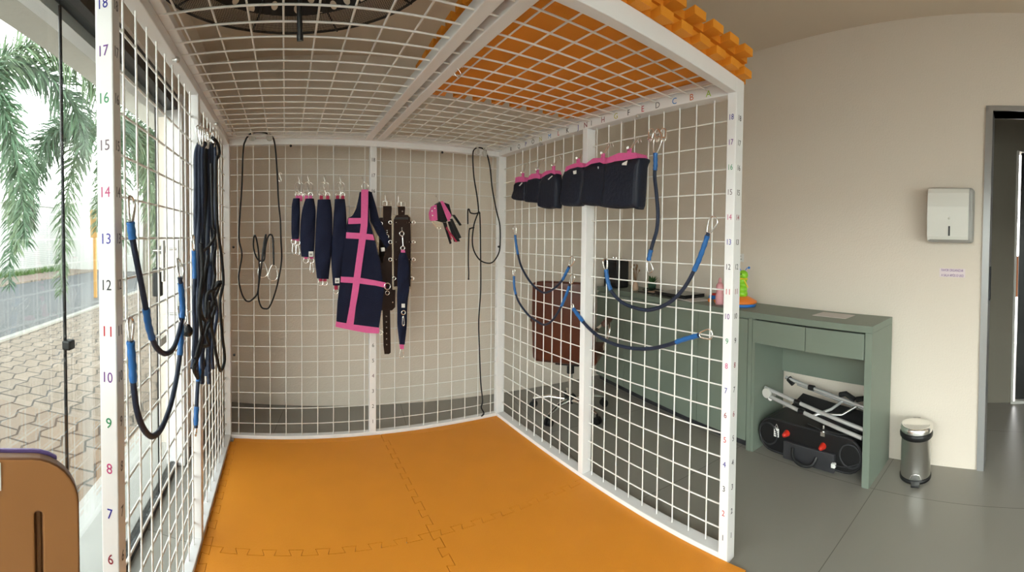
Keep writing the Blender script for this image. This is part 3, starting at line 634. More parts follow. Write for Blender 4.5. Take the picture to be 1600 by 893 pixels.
# ------------------------------------------------------------------ hanging garments on the back panel
def C1(L): return [(340+x/4.58, 180+y/4.58) for x, y in L]
def C2(L): return [(340+x/4.58, 360+y/4.58) for x, y in L]
def C3(L): return [(500+x/4.58, 260+y/4.58) for x, y in L]
def C4(L): return [(500+x/4.58, 400+y/4.58) for x, y in L]
def slab(name, m_, parent, px, yv, th, bevel=.004, seg=2, ax=1, sgn=1, ends=None):
    b = MB(); P = [on(ax, yv, *p) for p in px]; ex = V((0,0,0)); ex[ax] = sgn*th
    b.prism(P, ex); return b.build(name, m_, parent, bevel=bevel, seg=seg)
def soft(name, m_, parent, px, yv, th, ax=1, amp=.004, seed=1):
    """a limp, slightly quilted piece: rows between the left and the right outline, rounded in section"""
    L, Rr = px; rnd = random.Random(seed); b = MB(); rows = []; n = len(L); K = 10
    Lw = catmull([on(ax, yv, *p) for p in L], 4); Rw = catmull([on(ax, yv, *p) for p in Rr], 4)
    vs = []; fs = []; m2 = 2*K
    for i, (a, c) in enumerate(zip(Lw, Rw)):
        for k in range(m2):
            an = 2*math.pi*k/m2; u = .5-.5*math.cos(an); p = a.lerp(c, u); q = V(p)
            q[ax] += th*.5*math.copysign(abs(math.sin(an))**.6, math.sin(an)) + amp*math.sin(i*.9+u*5+seed)
            vs.append(q)
    for i in range(len(Lw)-1):
        for k in range(m2): fs.append((i*m2+k, i*m2+(k+1) % m2, (i+1)*m2+(k+1) % m2, (i+1)*m2+k))
    b.add(vs, fs, 0, True); b.add(vs[:m2], [tuple(range(m2))[::-1]]); b.add(vs[-m2:], [tuple(range(m2))])
    return b.build(name, m_, parent)
g5 = 'navy suspension sleeves hanging on the back panel'
SL = [ # label, left edge, right edge (crop C1 coords), hook x, bottom fittings
 ('shortest navy sleeve, leftmost in the row of four on the back panel', [(540,595),(530,650),(528,740),(528,840),(532,885)], [(588,595),(590,650),(590,740),(586,840),(580,885)], 583, [(545,885),(572,892)], 'navy', 55),
 ('navy sleeve with a small white tag, second from left in the row of four', [(628,597),(605,680),(592,790),(590,900),(600,1010)], [(690,597),(702,680),(700,790),(695,900),(688,1015)], 650, [(632,1020),(672,1020)], 'navy', 40),
 ('broad dark navy sleeve, third from the left on the back panel', [(716,603),(708,700),(700,850),(695,1000),(710,1165)], [(808,603),(820,700),(822,850),(812,1000),(795,1170)], 765, [(738,1180),(768,1180)], 'navy', 20),
 ('longest dark navy sleeve, rightmost of the four beside the pink and navy vest', [(838,600),(832,700),(822,850),(812,1000),(825,1215)], [(912,600),(920,700),(925,850),(905,1000),(872,1215)], 877, [(848,1240)], 'navy', 20)]
for i, (lb, L, Rr, hx, bots, m_, cl) in enumerate(SL):
    yv = -.075; top = on(1,yv,*C1([(hx,600)])[0]); t_ = thing('suspension_sleeve',lb,'sleeve',on(1,yv,*C1([L[-1]])[0]),g5)
    soft('padded_sleeve', m_, t_, (C1(L), C1(Rr)), yv, .045, seed=i)
    w_ = (on(1,yv,*C1([Rr[0]])[0])-on(1,yv,*C1([L[0]])[0])).length
    for s_ in (-1,1):
        b = MB(); b.box(top+V((s_*w_*.25-.010,-.006,-.012)), top+V((s_*w_*.25+.010,.006,.022))); b.build('webbing_loop','pink' if i < 2 else 'pinkred',t_,bevel=.002)
    hk = on(1,-.012,*C1([(hx,432)])[0]); rp_ = on(1,-.05,*C1([(hx,485)])[0])
    b = MB(); shook(b,(hk.x,-.008,hk.z),(hk.x,-.03,rp_.z),(.6,1,0),.0028,.011); b.build('hook','chrome',t_)
    for s_ in (-1,1):
        b = MB(); q = top+V((s_*w_*.25,0,.030)); carabiner_mb(b, q, (rp_.x+s_*.008,-.05,rp_.z+.005),(1,0,0),.42,.0033); b.ring(q-V((0,0,.002)),(s_*.3,1,0),.014,.0030,16,6); b.build('carabiner','chrome',t_)
    for j, bp in enumerate(bots):
        q = on(1,yv,*C1([bp])[0]); b = MB(); b.box(q+V((-.011,-.006,-.006)), q+V((.011,.006,.022))); b.build('webbing_loop','pink' if i < 2 else 'pinkred',t_,bevel=.002)
        b = MB(); b.ring(q+V((0,0,-.016)),(0.2,1,0),.016,.0030,16,6)
        if i == 0 or (i == 1 and j == 1): carabiner_mb(b, q+V((0,0,-.028)), q+V((.003,0,-.095)),(1,0,0),.34,.0032)
        b.build('ring','chrome',t_)
    if i in (1,3):
        q = on(1,yv-.028,*C2([(668,168) if i == 1 else (856,358)])[0]); b = MB(); b.box(q+V((-.014,-.001,-.016)), q+V((.014,.001,.016))); b.build('label','white_tag',t_)
        b = MB(); b.box(q+V((-.008,-.0018,-.008)), q+V((.008,-.001,.004))); b.build('print','grey_plastic',t_)
# vest
yv = -.095
t_ = thing('harness_vest','navy vest with pink webbing straps hanging by a steel ring on the back panel','vest',on(1,yv,560,515))
body = [(562.7,299.5),(577,299),(577,345),(582,362),(588,385),(594,410),(598,440),(600,452),(596,485),(591.5,516),(560,512),(526,503),(528,470),(532,440),(536,400),(540.5,362),(544.5,340),(551,337),(557,325)]
slab('vest_body','navy',t_,body,yv,.022,.008,3)
slab('vest_wing','navy',t_,[(576,298),(581,300),(588,323),(592,340),(600,357),(610,378),(607,385),(604,388),(590,366),(579,345)],yv+.03,.014,.005)
slab('lining','cream',t_,[(578,344),(590,366),(605,386),(601,398),(597,412),(590,388),(583,362)],yv+.04,.008,.003)
slab('lining','cream',t_,[(561,302),(556,322),(549,336),(556,333),(561,318)],yv+.012,.004,.001,1)
def strap(name, m_, par, L, Rr, yv, th=.004):
    b = MB(); a = [on(1,yv,*p) for p in L]; c = [on(1,yv,*p) for p in Rr]; b.prism(a+c[::-1],(0,th,0)); return b.build(name,m_,par,bevel=.0012,seg=1)
strap('webbing_strap','pink',t_,C3([(296,165),(294,300),(292,420),(274,560),(256,690),(228,893)])+C4([(212,360),(190,480)]),C3([(346,165),(344,300),(340,420),(328,520),(303,690),(276,893)])+C4([(256,360),(240,490)]),yv-.006)
strap('webbing_strap','pink',t_,C3([(202,368),(300,368)]),C3([(202,412),(300,408)]),yv-.003)
strap('webbing_strap','pink',t_,C3([(188,470),(290,476),(378,486)]),C3([(186,514),(290,518),(392,528)]),yv-.003)
strap('webbing_strap','pink',t_,C3([(150,787),(280,794),(400,815),(470,830)]),C3([(147,828),(280,836),(400,852),(472,868)]),yv-.003)
strap('hem_strap','pink',t_,C4([(118,468),(235,488),(330,500),(424,512)]),C4([(113,505),(232,530),(330,548),(422,553)]),yv-.004,.022)
b = MB(); c_ = on(1,yv,*C3([(322,142)])[0]); b.ring(c_,(0,1,0),.021,.0032,20,8); b.build('neck_ring','chrome',t_)
b = MB(); shook(b,(c_.x,-.01,c_.z+.07),(c_.x,-.06,c_.z+.02),(0,1,0),.0026,.012); b.build('hook','chrome',t_)
b = MB(); c_ = on(1,yv-.004,*C3([(482,856)])[0]); b.ring(c_,(0,1,0),.020,.0032,20,8); b.build('side_ring','chrome',t_)
b = MB(); c_ = on(1,yv,*C4([(436,545)])[0]); b.ring(c_,(.4,1,0),.013,.0026,16,6); b.build('hem_ring','chrome',t_)
slab('label','white_tag',t_,C3([(436,580),(462,578),(466,605),(440,608)]),yv+.022,.0015,None)
# leather belts
def belt(label, ybel, buckle, sp_, pad, tail, holes, fleece, dx):
    t_ = thing('leather_belt',label,'belt',on(1,ybel,*pad[2]),'brown leather belts on the back panel')
    slab('pad','leather',t_,pad,ybel,.014,.005); 
    if fleece: slab('fleece_edge','fleece',t_,fleece,ybel+.015,.012,.005)
    slab('strap','leather',t_,sp_,ybel-.006,.006,.002,1)
    if tail: slab('strap','leather',t_,tail,ybel-.002,.005,.002,1)
    (x0,y0),(x1,y1) = buckle; b = MB(); ps = [on(1,ybel-.008,*q) for q in ((x0,y0),(x1,y0),(x1,y1),(x0,y1))]; b.tube(ps,.0028,6,True); b.cyl((ps[0]+ps[1])/2,(ps[2]+ps[3])/2,.0022,6); b.build('buckle','chrome',t_)
    c_ = (ps[0]+ps[1])/2; b = MB(); shook(b,(c_.x,-.01,c_.z+.05),(c_.x,-.03,c_.z+.0),(0,1,0),.0024,.011); b.build('hook','chrome',t_)
    for q in holes: MB().ring(on(1,ybel-.0065,*q),(0,1,0),.0032,.0011,10,5).build('eyelet','chrome',t_)
    return t_
t1 = belt('dark brown leather belt beside the vest, its punched strap hanging lowest', -.055, ((598,314),(611,321)), C3([(452,283),(512,283),(514,300),(508,385),(452,385)]),
     C3([(420,375),(430,365),(505,365),(518,380),(520,700)])+C4([(540,250),(538,365),(515,388),(440,388),(425,360)]), C4([(448,380),(502,380),(506,640),(506,690),(492,700),(462,700),(455,640)]),
     C4([(475,430),(475,470),(476,510),(476,552),(477,592),(478,632)])+C3([(480,458),(480,472)]), None, 0)
for q, rr in ((C3([(478,500)])[0],.013),(C3([(437,408)])[0],.010),(C3([(503,402)])[0],.010),(C4([(482,262)])[0],.013)):
    b = MB(); b.ring(on(1,-.060,*q),(.1,1,0),rr,.0024,16,6); b.build('d_ring','chrome',t1)
for q in C4([(436,330),(520,330)]): b = MB(); b.sphere(on(1,-.056,*q),.005,8); b.build('rivet','chrome',t1)
t2 = belt('dark brown leather belt with pale fleece edges and rings down both sides', -.085, ((621,315),(633,322)), C3([(557,283),(608,283),(610,300),(606,350),(560,350)]),
     C3([(530,380),(545,350),(560,345),(625,345),(645,365),(650,500),(648,860)])+C4([(640,215),(620,218),(545,215)])+C3([(532,860),(530,600)]), None, C3([(586,440),(586,455),(590,320)]),
     C3([(515,370),(530,345),(640,345),(658,380),(655,560),(660,700),(655,850)])+C4([(650,232),(522,240)])+C3([(520,850),(518,600)]), 0)
for yy in (400,540,665,800):
    for xx in (503,670) if yy < 790 else (530,660):
        b = MB(); q = on(1,-.088,*C3([(xx,yy)])[0]); b.ring(q,(.2,1,0),.0105,.0024,16,6); b.build('d_ring','chrome',t2)
    for xx in (545,638):
        b = MB(); q = on(1,-.090,*C3([(xx,yy)])[0]); b.box(q+V((-.016,0,-.006)),q+V((.016,.004,.006))); b.sphere(q+V((0,0,0)),.003,6,mi=1); b.build('ring_tab',['leather','chrome'],t2)
slab('cross_strap','grey_dark',t2,C3([(535,362),(632,362),(632,378),(535,378)]),-.0905,.003,None)
# strap hanging on the second belt
yq = -.115; t_ = thing('navy_strap','long narrow navy strap clipped over the front of the fleece edged belt','strap',on(1,yq,628,555))
soft('padded_strap','navy',t_,(C3([(575,615),(560,660),(555,760),(553,860)])+C4([(552,290),(552,420),(556,520),(568,628)]), C3([(612,615),(632,660),(640,760),(640,860)])+C4([(632,290),(622,420),(620,520),(604,628)])),yq,.028,seed=6)
for q, rr in ((C3([(585,480)])[0],.014),(C3([(592,583)])[0],.013)):
    b = MB(); b.ring(on(1,yq+.004,*q),(.1,1,0),rr,.003,18,6); b.build('ring','chrome',t_)
b = MB(); a_, c_ = on(1,yq,*C3([(590,500)])[0]), on(1,yq,*C3([(594,568)])[0]); b.cyl(a_,c_,.0045,8); b.sphere(a_,.007,8); b.build('bolt_snap','chrome',t_)
slab('webbing_loop','pink',t_,C3([(580,598),(608,598),(610,616),(582,616)]),yq-.004,.006,.001)
slab('webbing_loop','pink',t_,C4([(570,630),(602,630),(600,665),(575,665)]),yq-.004,.006,.001)
slab('label','white_tag',t_,C4([(584,340),(608,340),(608,368),(584,368)]),yq-.018,.0015,None)
b = MB(); q = on(1,yq-.02,*C4([(597,403)])[0]); b.ring(q,(0,1,0),.0125,.0034,20,6); b.build('ring','chrome',t_)
b = MB(); carabiner_mb(b,on(1,yq-.018,*C4([(595,430)])[0]),on(1,yq-.018,*C4([(597,497)])[0]),(1,0,0),.22,.003); b.build('bolt_snap','chrome',t_)
b = MB(); carabiner_mb(b,on(1,yq,*C4([(585,662)])[0]),on(1,yq,*C4([(584,728)])[0]),(1,0,0),.5,.0022); b.build('carabiner','chrome',t_)
# cuff bundle
yc = -.085; t_ = thing('cuff_bundle','small bundle of pink and black cuffs with dangling straps, alone on the back panel','cuffs',on(1,yc,708,380))
slab('cuff','pink',t_,C3([(812,285),(838,270),(842,385),(810,388),(800,375),(795,330)]),yc,.05,.006)
slab('cuff','black_soft',t_,C3([(838,268),(868,250),(925,270),(938,320),(945,350),(900,400),(845,385)]),yc-.01,.05,.008)
slab('cuff_lining','cream',t_,C3([(805,392),(880,400),(862,440),(848,446)]),yc,.03,.004)
slab('strap','pink',t_,C3([(862,248),(880,246),(940,348),(926,390),(915,385)]),yc-.018,.006,.001)
for k, pl in enumerate(([(880,400),(905,400),(942,548),(930,556)],[(915,395),(935,390),(1003,535),(960,538)],[(930,375),(948,372),(1012,508),(990,518)],[(945,345),(965,345),(1015,418),(1000,424)])):
    slab('strap','black_soft',t_,C3(pl),yc-.012-.004*k,.005,.001)
for k, pl in enumerate(([(900,440),(908,436),(985,538),(972,540)],[(905,430),(912,430),(945,520),(938,524)])): slab('strap_edging','pinkred',t_,C3(pl),yc-.032,.003,None)
for q in C3([(803,318),(806,350),(822,298)]): MB().sphere(on(1,yc-.01,*q),.006,8).build('snap_stud','chrome',t_)
b = MB(); b.ring(on(1,yc,*C3([(852,440)])[0]),(0,1,0),.011,.002,14,6); b.build('ring','chrome',t_)
b = MB(); c_ = on(1,yc,*C3([(862,248)])[0]); shook(b,(c_.x,-.01,c_.z+.045),(c_.x,-.06,c_.z+.0),(0,1,0),.0022,.010); b.build('hook','chrome',t_)

# ------------------------------------------------------------------ weight bags on the right panel
def C6(L): return [(780+x/4.254, 180+y/4.254) for x, y in L]
BG = [('smallest pink topped navy weight bag, farthest back on the right panel', [(122,452),(125,415),(150,408),(183,412),(188,443)], [(122,449),(187,441),(186,500),(180,560),(150,567),(98,553),(108,500)], 158, .05),
      ('small pink topped navy weight bag, second from the back corner', [(210,430),(217,405),(237,390),(275,388),(290,400),(292,424)], [(210,427),(292,420),(286,500),(275,575),(230,580),(178,568),(195,500)], 256, .055),
      ('tall narrow pink topped navy weight bag, third from the back corner', [(302,412),(310,388),(335,372),(385,364),(396,394)], [(303,410),(398,391),(398,600),(375,614),(335,622),(290,612),(275,595),(285,500)], 362, .06),
      ('medium square pink topped navy weight bag, fourth from the back corner', [(460,378),(470,345),(520,325),(575,318),(587,347)], [(455,376),(587,345),(575,480),(560,590),(500,605),(425,590),(440,480)], 525, .065),
      ('large pink topped navy weight bag without a tag, beside the biggest bag', [(595,345),(607,322),(650,290),(748,286),(758,322)], [(593,344),(742,325),(730,590),(670,602),(600,600),(563,578),(580,460)], 690, .065),
      ('biggest pink topped navy weight bag with a white tag, nearest the front post', [(740,327),(755,290),(830,258),(945,256),(958,290)], [(740,325),(957,286),(962,330),(945,604),(900,612),(800,621),(720,612),(705,590),(725,460)], 865, .085)]
for i, (lb, pk, nv, hx, th) in enumerate(BG):
    th *= .95; xv = 1.868-th; nb = on(0,xv,*C6([nv[len(nv)//2]])[0]); t_ = thing('weight_bag',lb,'weight bag',nb,'pink topped weight bags on the right panel')
    b = MB(); P = catmull([on(0,xv+th*.5,*q) for q in C6(nv)], 3, True); cen = sum(P,V((0,0,0)))/len(P); vs = []; m2 = len(P)
    prof = [(.80,-.50),(.93,-.46),(.985,-.34),(1,-.15),(1,.15),(.985,.34),(.93,.46),(.80,.50)]
    for sc_, dd in prof:
        for k, p in enumerate(P): q = cen+(p-cen)*sc_; q.x += dd*th+.0025*math.sin(k*.8+i); vs.append(q)
    fs = [(j*m2+k, (j+1)*m2+k, (j+1)*m2+(k+1) % m2, j*m2+(k+1) % m2) for j in range(len(prof)-1) for k in range(m2)]
    b.add(vs,fs,0,True); b.add(vs[:m2],[tuple(range(m2))],0,True); b.add(vs[-m2:],[tuple(range(m2))[::-1]],0,True); b.build('bag','navy_bag',t_)
    b = MB(); P = [on(0,xv+th*.5,*q) for q in C6(pk)]; b.prism([p-V((th*.5-.004,0,0)) for p in P],(th-.010,0,0)); b.build('top_flap','pink',t_,bevel=.008,seg=3)
    ty = min(q[1] for q in pk); a_ = on(0,xv+th*.5,*C6([(hx,ty+2)])[0]); b = MB(); b.box(a_+V((-.004,-.013,-.01)),a_+V((.004,.013,.026))); b.build('hang_loop','pink',t_,bevel=.003)
    b = MB(); zr = [1.81,1.81,1.81,1.81,1.81,1.81][i]; tp = on(0,1.89,*C6([(hx+(14 if i > 2 else 4), ty-85 if i > 2 else ty-78)])[0])
    for s_ in (-1,1) if i > 2 else (1,): shook(b,(1.885,a_.y+s_*.009,max(a_.z+.05,tp.z)),(a_.x,a_.y+s_*.004,a_.z+.02),(1,0,0),.0023,.013)
    if i < 3: b.ring(a_+V((0,0,.03)),(1,0,0),.011,.0022,14,6)
    b.build('hook','chrome',t_)
    wt = {0:[(130,468),(150,445),(154,450),(136,470)],1:None,2:[(322,425),(350,400),(354,404),(328,428)],3:[(490,370),(512,365),(512,388),(494,392)],4:[(654,340),(660,340),(660,355),(655,355)],5:[(818,318),(852,300),(845,332),(815,330)]}[i]
    if wt: b = MB(); b.prism([on(0,xv-.004,*q) for q in C6(wt)],(.0015,0,0)); b.build('label','white_tag',t_)

# ------------------------------------------------------------------ desk along the right wall
O = V((2.615,-2.296,0)); DD = .352; DH = .875; DL = 2.56
def D(t_, d, z): return O + U*t_ + N*d + V((0,0,z))
def dbox(b, t0, t1, d0, d1, z0, z1, mi=0): return b.obox(D((t0+t1)/2,(d0+d1)/2,(z0+z1)/2), U*(t1-t0)/2, N*(d1-d0)/2, V((0,0,(z1-z0)/2)), mi)
tN = .77                                                           # the knee space ends here
desk = thing('desk','long sage green desk with two drawers and an open knee space along the right wall','desk',D(.4,.15,0))
b = MB(); dbox(b,-.0,DL,0,DD,DH-.038,DH); b.build('desktop','desk',desk,bevel=.002)
b = MB(); dbox(b,0,.042,0,DD,0,DH-.038); b.build('end_panel','desk',desk,bevel=.002)
b = MB(); dbox(b,tN,tN+.02,.005,DD,0,DH-.038); dbox(b,tN+.02,tN+.05,.0,.02,.0,DH-.038); b.build('inner_panel','desk',desk,bevel=.001)
b = MB(); dbox(b,.042,tN,DD-.02,DD,DH-.44,DH-.038); b.build('modesty_panel','desk',desk,bevel=.001)
mid = (.042+tN)/2
for t0, t1 in ((.045,mid-.002),(mid+.002,tN+.01)):
    b = MB(); dbox(b,t0,t1,-.008,.008,DH-.185,DH-.045); dbox(b,t0+.01,t1-.01,.008,.28,DH-.175,DH-.05); b.build('drawer','desk',desk,bevel=.0015)
b = MB(); dbox(b,tN+.05,DL,.022,DD,.07,DH-.038); b.build('carcass','desk',desk)
b = MB(); dbox(b,tN+.05,DL,.045,DD,.0,.07); b.build('plinth','grey_dark',desk)
t0 = tN+.055; wdt = (DL-t0)/4
for k in range(4):
    b = MB(); dbox(b,t0+k*wdt+.002,t0+(k+1)*wdt-.002,.002,.020,.055,DH-.05); b.build('cabinet_door','desk',desk,bevel=.0015)
def Dt(px, py, z=DH): return on(2, z, px, py)
# things on the desk
def loc_rot(o, p, rz): o.location = p; o.rotation_euler = (0,0,rz)
p_ = D((Dt(1317,488)-O).dot(U),.215,DH); b = MB(); b.obox(p_+V((0,0,.0012)), U*.11, N*.075, V((0,0,.001))); tag(b.build('paper_sheet','paper',origin=p_),'sheet of white paper lying on the bare right end of the green desk','paper')
p_ = D(1.00,.165,DH)
t_ = thing('caterpillar_toy','lime green caterpillar toy with blue antennae on an orange base on the desk','toy',p_)
b = MB(); b.lathe([(.0,.0),(.090,.0),(.095,.012),(.085,.022),(.0,.022)],p_,28,0); b.build('base_rim','toy_blue',t_)
b = MB(); b.lathe([(.0,.021),(.098,.021),(.100,.035),(.065,.055),(.045,.065),(.0,.068)],p_,28); b.build('base','toy_orange',t_)
b = MB()
for k, (dz, r) in enumerate(((.085,.036),(.115,.033),(.145,.031),(.172,.028))): b.sphere(p_+V((0,0,dz)),r,16,(1,1,.8))
b.sphere(p_+V((-.004,-.004,.212)),.034,18,(1,1,1.0)); b.build('body','lime',t_)
fd = (CAM-p_); fd.z = 0; fd.normalize(); sd = V((-fd.y,fd.x,0))
b = MB()
for s_ in (-1,1): b.sphere(p_+V((0,0,.218))+fd*.030+sd*.011*s_,.007,8)
b.tube([p_+V((0,0,.20))+fd*.033+sd*q for q in (-.013,0,.013)],.0016,5)
b.build('face','black',t_)
b = MB()
for s_ in (-1,1):
    b.tube([p_+V((0,0,.235))+sd*.012*s_, p_+V((0,0,.258))+sd*.024*s_, p_+V((0,0,.262))+sd*.036*s_],.003,6); b.sphere(p_+V((0,0,.262))+sd*.040*s_,.009,10)
b.build('antennae','toy_blue',t_)
b = MB(); b.ring(p_+V((0,0,.183)),(.15,.1,1),.029,.006,20,6); b.tube([p_+V((0,0,.18))+fd*.028+sd*.01,p_+V((0,0,.13))+fd*.034+sd*.035],.004,6); b.build('scarf','yellow',t_)
b = MB(); b.sphere(p_+V((0,0,.045))+fd*.060,.016,10,(1,1,.6)); b.sphere(p_+V((0,0,.045))+fd*.06-sd*.035,.011,10,(1,1,.6)); b.build('button','red',t_)
b = MB(); b.sphere(p_+V((0,0,.12))-fd*.0+sd*-.04,.018,10,(.5,1,1.6)); b.build('side_knob','toy_blue',t_)
p_ = D(1.15,.10,DH); t_ = thing('baby_bottle','tall pink plastic bottle on the desk just left of the front post','bottle',p_)
b = MB(); b.lathe([(0,0),(.028,0),(.030,.01),(.030,.06),(.024,.085),(.029,.11),(.026,.135),(.012,.155),(0,.155)],p_,24); b.build('body','pink_plastic',t_)
b = MB(); b.lathe([(.012,.15),(.013,.17),(.006,.185),(0,.186)],p_,20); b.build('cap','pink_plastic',t_)
p_ = D(1.24,.16,DH); t_ = thing('toy_car','small blue and red toy with beige wheels next to the pink bottle','toy',p_)
b = MB(); b.obox(p_+V((0,0,.036)),U*.045,N*.03,V((0,0,.014))); b.build('body','toy_blue',t_,bevel=.008)
b = MB(); b.obox(p_+V((0,0,.056)),U*.02,N*.022,V((0,0,.010))); b.build('cabin','red',t_,bevel=.006)
[MB().tube([p_+U*(i*.03)+N*(j*.024)+V((0,0,.014)),p_+U*(i*.03)+N*(j*.036)+V((0,0,.014))],.014,14).build('wheel','toy_orange',t_) for i in (-1,1) for j in (-1,1)]
# binder / laptop and papers
p_ = D(1.62,.16,DH); t_ = thing('laptop','flat closed black laptop lying on papers in the middle of the desk','laptop',p_+V((0,0,.006)))
b = MB(); b.obox(p_+V((0,0,.016)),U*.17,N*.11,V((0,0,.009))); b.build('base','black',t_,bevel=.004)
b = MB(); b.obox(p_+V((0,0,.030)),U*.17,N*.11,V((0,0,.004))); b.build('lid','black_gloss',t_,bevel=.003)
p_ = D(1.46,.13,DH); b = MB(); b.obox(p_+V((0,0,.003)),(U+N*.2).normalized()*.13,(N-U*.2).normalized()*.09,V((0,0,.0025))); tag(b.build('paper_stack','paper',origin=p_),'pale loose papers sticking out from beneath the laptop','papers')
p_ = D(1.93,.14,DH); t_ = thing('tray','low black wire tray with pens beside the black speaker','tray',p_)
b = MB(); b.obox(p_+V((0,0,.004)),U*.10,N*.07,V((0,0,.004))); b.ring(p_+V((0,0,.025)),(0,0,1),.07,.003,24,6,sq=1.3,upv=U); b.build('frame','black',t_)
[MB().cyl(p_+V((0,0,.012))+U*(-.06+.02*k)-N*.04,p_+V((0,0,.016))+U*(-.03+.015*k)+N*.05,.004,6).build('pen','skin_tone',t_) for k in range(4)]
p_ = D(2.44,.13,DH)
t_ = thing('loudspeaker','black box shaped speaker with silver knobs on top at the far end of the desk','speaker',p_)
b = MB(); b.obox(p_+V((0,0,.13)),U*.105,N*.07,V((0,0,.13))); b.build('case','black',t_,bevel=.012)
b = MB(); b.obox(p_+V((0,0,.13))-N*.071,U*.088,N*.003,V((0,0,.10))); b.build('grille','black_soft',t_,bevel=.003)
[MB().cyl(p_+V((0,0,.26))+U*q,p_+V((0,0,.275))+U*q,.012,14).build('knob','chrome',t_) for q in (-.05,0,.05)]
p_ = D(2.13,.12,DH); t_ = thing('reed_vase','small vase of dry brown reeds beside the speaker','vase',p_)
b = MB(); b.lathe([(0,0),(.022,0),(.028,.02),(.02,.06),(.012,.075),(.012,.08)],p_,18); b.build('vase','skin_tone',t_)
random.seed(8); b = MB()
for k in range(9):
    a = random.uniform(0,6.28); q = V((math.cos(a),math.sin(a),0))*random.uniform(.01,.05); b.tube([p_+V((0,0,.05)),p_+q*.5+V((0,0,.14)),p_+q+V((0,0,random.uniform(.17,.23)))],.0018,5); b.sphere(p_+q+V((0,0,random.uniform(.17,.22))),.007,6,(1,1,1.6))
b.build('reeds','reed',t_)
p_ = D(2.05,.24,DH); t_ = thing('potted_plant','tiny plant in a dark green pot against the wall behind the tray','potted plant',p_)
b = MB(); b.lathe([(0,0),(.030,0),(.040,.07),(.036,.07),(.03,.055),(0,.055)],p_,20); b.build('pot','pot_green',t_)
b = MB()
for k in range(22):
    a = random.uniform(0,6.28); l = random.uniform(.03,.07); q = V((math.cos(a),math.sin(a),0)); w2 = V((-q.y,q.x,0))*.008; z = random.uniform(.03,.09)
    b.add([p_+V((0,0,.055)),p_+q*l*.5+w2+V((0,0,.055+z*.6)),p_+q*l+V((0,0,.055+z)),p_+q*l*.5-w2+V((0,0,.055+z*.6))],[(0,1,2,3)])
b.build('leaves','leaf',t_)

# ------------------------------------------------------------------ office chair
cc = V((2.38,-.22,0)); ch = thing('office_chair','brown leather office chair on a chrome star base, seen through the right panel','chair',cc)
fa = (cc+V((0,0,0)) - CAM); fa.z = 0; fa.normalize(); fa = (fa + V((.55,.1,0))).normalized(); sa = V((-fa.y,fa.x,0))   # faces the desk, back to the camera
for k in range(5):
    a = math.atan2(fa.y,fa.x)+R(20)+k*2*math.pi/5; d = V((math.cos(a),math.sin(a),0)); b = MB(); b.tube([cc+d*.03+V((0,0,.10)),cc+d*.16+V((0,0,.105)),cc+d*.29+V((0,0,.075))],[.022,.016,.011],8); leg = b.build('leg','chrome',ch)
    e_ = cc+d*.29; sd = V((-d.y,d.x,0)); b = MB(); [b.tube([e_+sd*q+V((0,0,.028)),e_+sd*(q+math.copysign(.018,q))+V((0,0,.028))],.028,16) for q in (-.006,.006)]; b.cyl(e_+V((0,0,.03)),e_+V((0,0,.075)),.007,8); b.build('caster','black',leg)
b = MB(); b.lathe([(0,.08),(.045,.08),(.045,.125),(.03,.14),(0,.14)],cc,18); b.build('hub','black',ch)
b = MB(); b.cyl(cc+V((0,0,.13)),cc+V((0,0,.40)),.016,14); b.cyl(cc+V((0,0,.30)),cc+V((0,0,.41)),.028,14,1); b.build('gas_lift',['chrome','black'],ch)
b = MB(); b.obox(cc+V((0,0,.405)),fa*.11,sa*.09,V((0,0,.02))); b.tube([cc+V((0,0,.40))+sa*.08,cc+V((0,0,.39))+sa*.2,cc+V((0,0,.37))+sa*.27],.007,6); b.build('tilt_mechanism','black',ch,bevel=.004)
b = MB(); b.obox(cc+V((0,0,.455))+fa*.03,fa*.23,sa*.235,V((0,0,.038))); b.build('seat','brown_leather',ch,bevel=.03,seg=4)
b = MB(); vs = []; n1, n2 = 9, 12
for j in range(n1+1):
    for i in range(n2+1):
        u_, v_ = i/n2*2-1, j/n1; wd = .235*(1-.10*v_) ; z = .44+.58*v_
        vs.append(cc+sa*(u_*wd)+fa*(-.21-.09*v_+.05*u_*u_-.02*math.sin(v_*math.pi))+V((0,0,z-.018*u_**4*v_)))
q_ = [(j*(n2+1)+i, j*(n2+1)+i+1, (j+1)*(n2+1)+i+1, (j+1)*(n2+1)+i) for j in range(n1) for i in range(n2)]
b.add(vs,q_,0,True); o = b.build('backrest','brown_leather',ch); so = o.modifiers.new('thick','SOLIDIFY'); so.thickness = .05; so.offset = 0; bv = o.modifiers.new('bevel','BEVEL'); bv.width = .015; bv.segments = 3; bv.limit_method = 'ANGLE'
for s_ in (-1,1):
    b = MB(); b.tube(catmull([cc+sa*.235*s_-fa*.18+V((0,0,.68)),cc+sa*.27*s_-fa*.02+V((0,0,.70)),cc+sa*.27*s_+fa*.16+V((0,0,.68)),cc+sa*.26*s_+fa*.19+V((0,0,.58)),cc+sa*.23*s_+fa*.10+V((0,0,.46))],5),.014,8); ar = b.build('armrest','chrome',ch)
    b = MB(); b.tube([cc+sa*.27*s_-fa*.10+V((0,0,.705)),cc+sa*.272*s_+fa*.13+V((0,0,.70))],.024,10); b.build('arm_pad','brown_leather',ar)

# ------------------------------------------------------------------ in the knee space
pf = D(0,.055,0); pn = N
def Fp(px, py, d=.055): return onp(D(0,d,0), N, px, py)
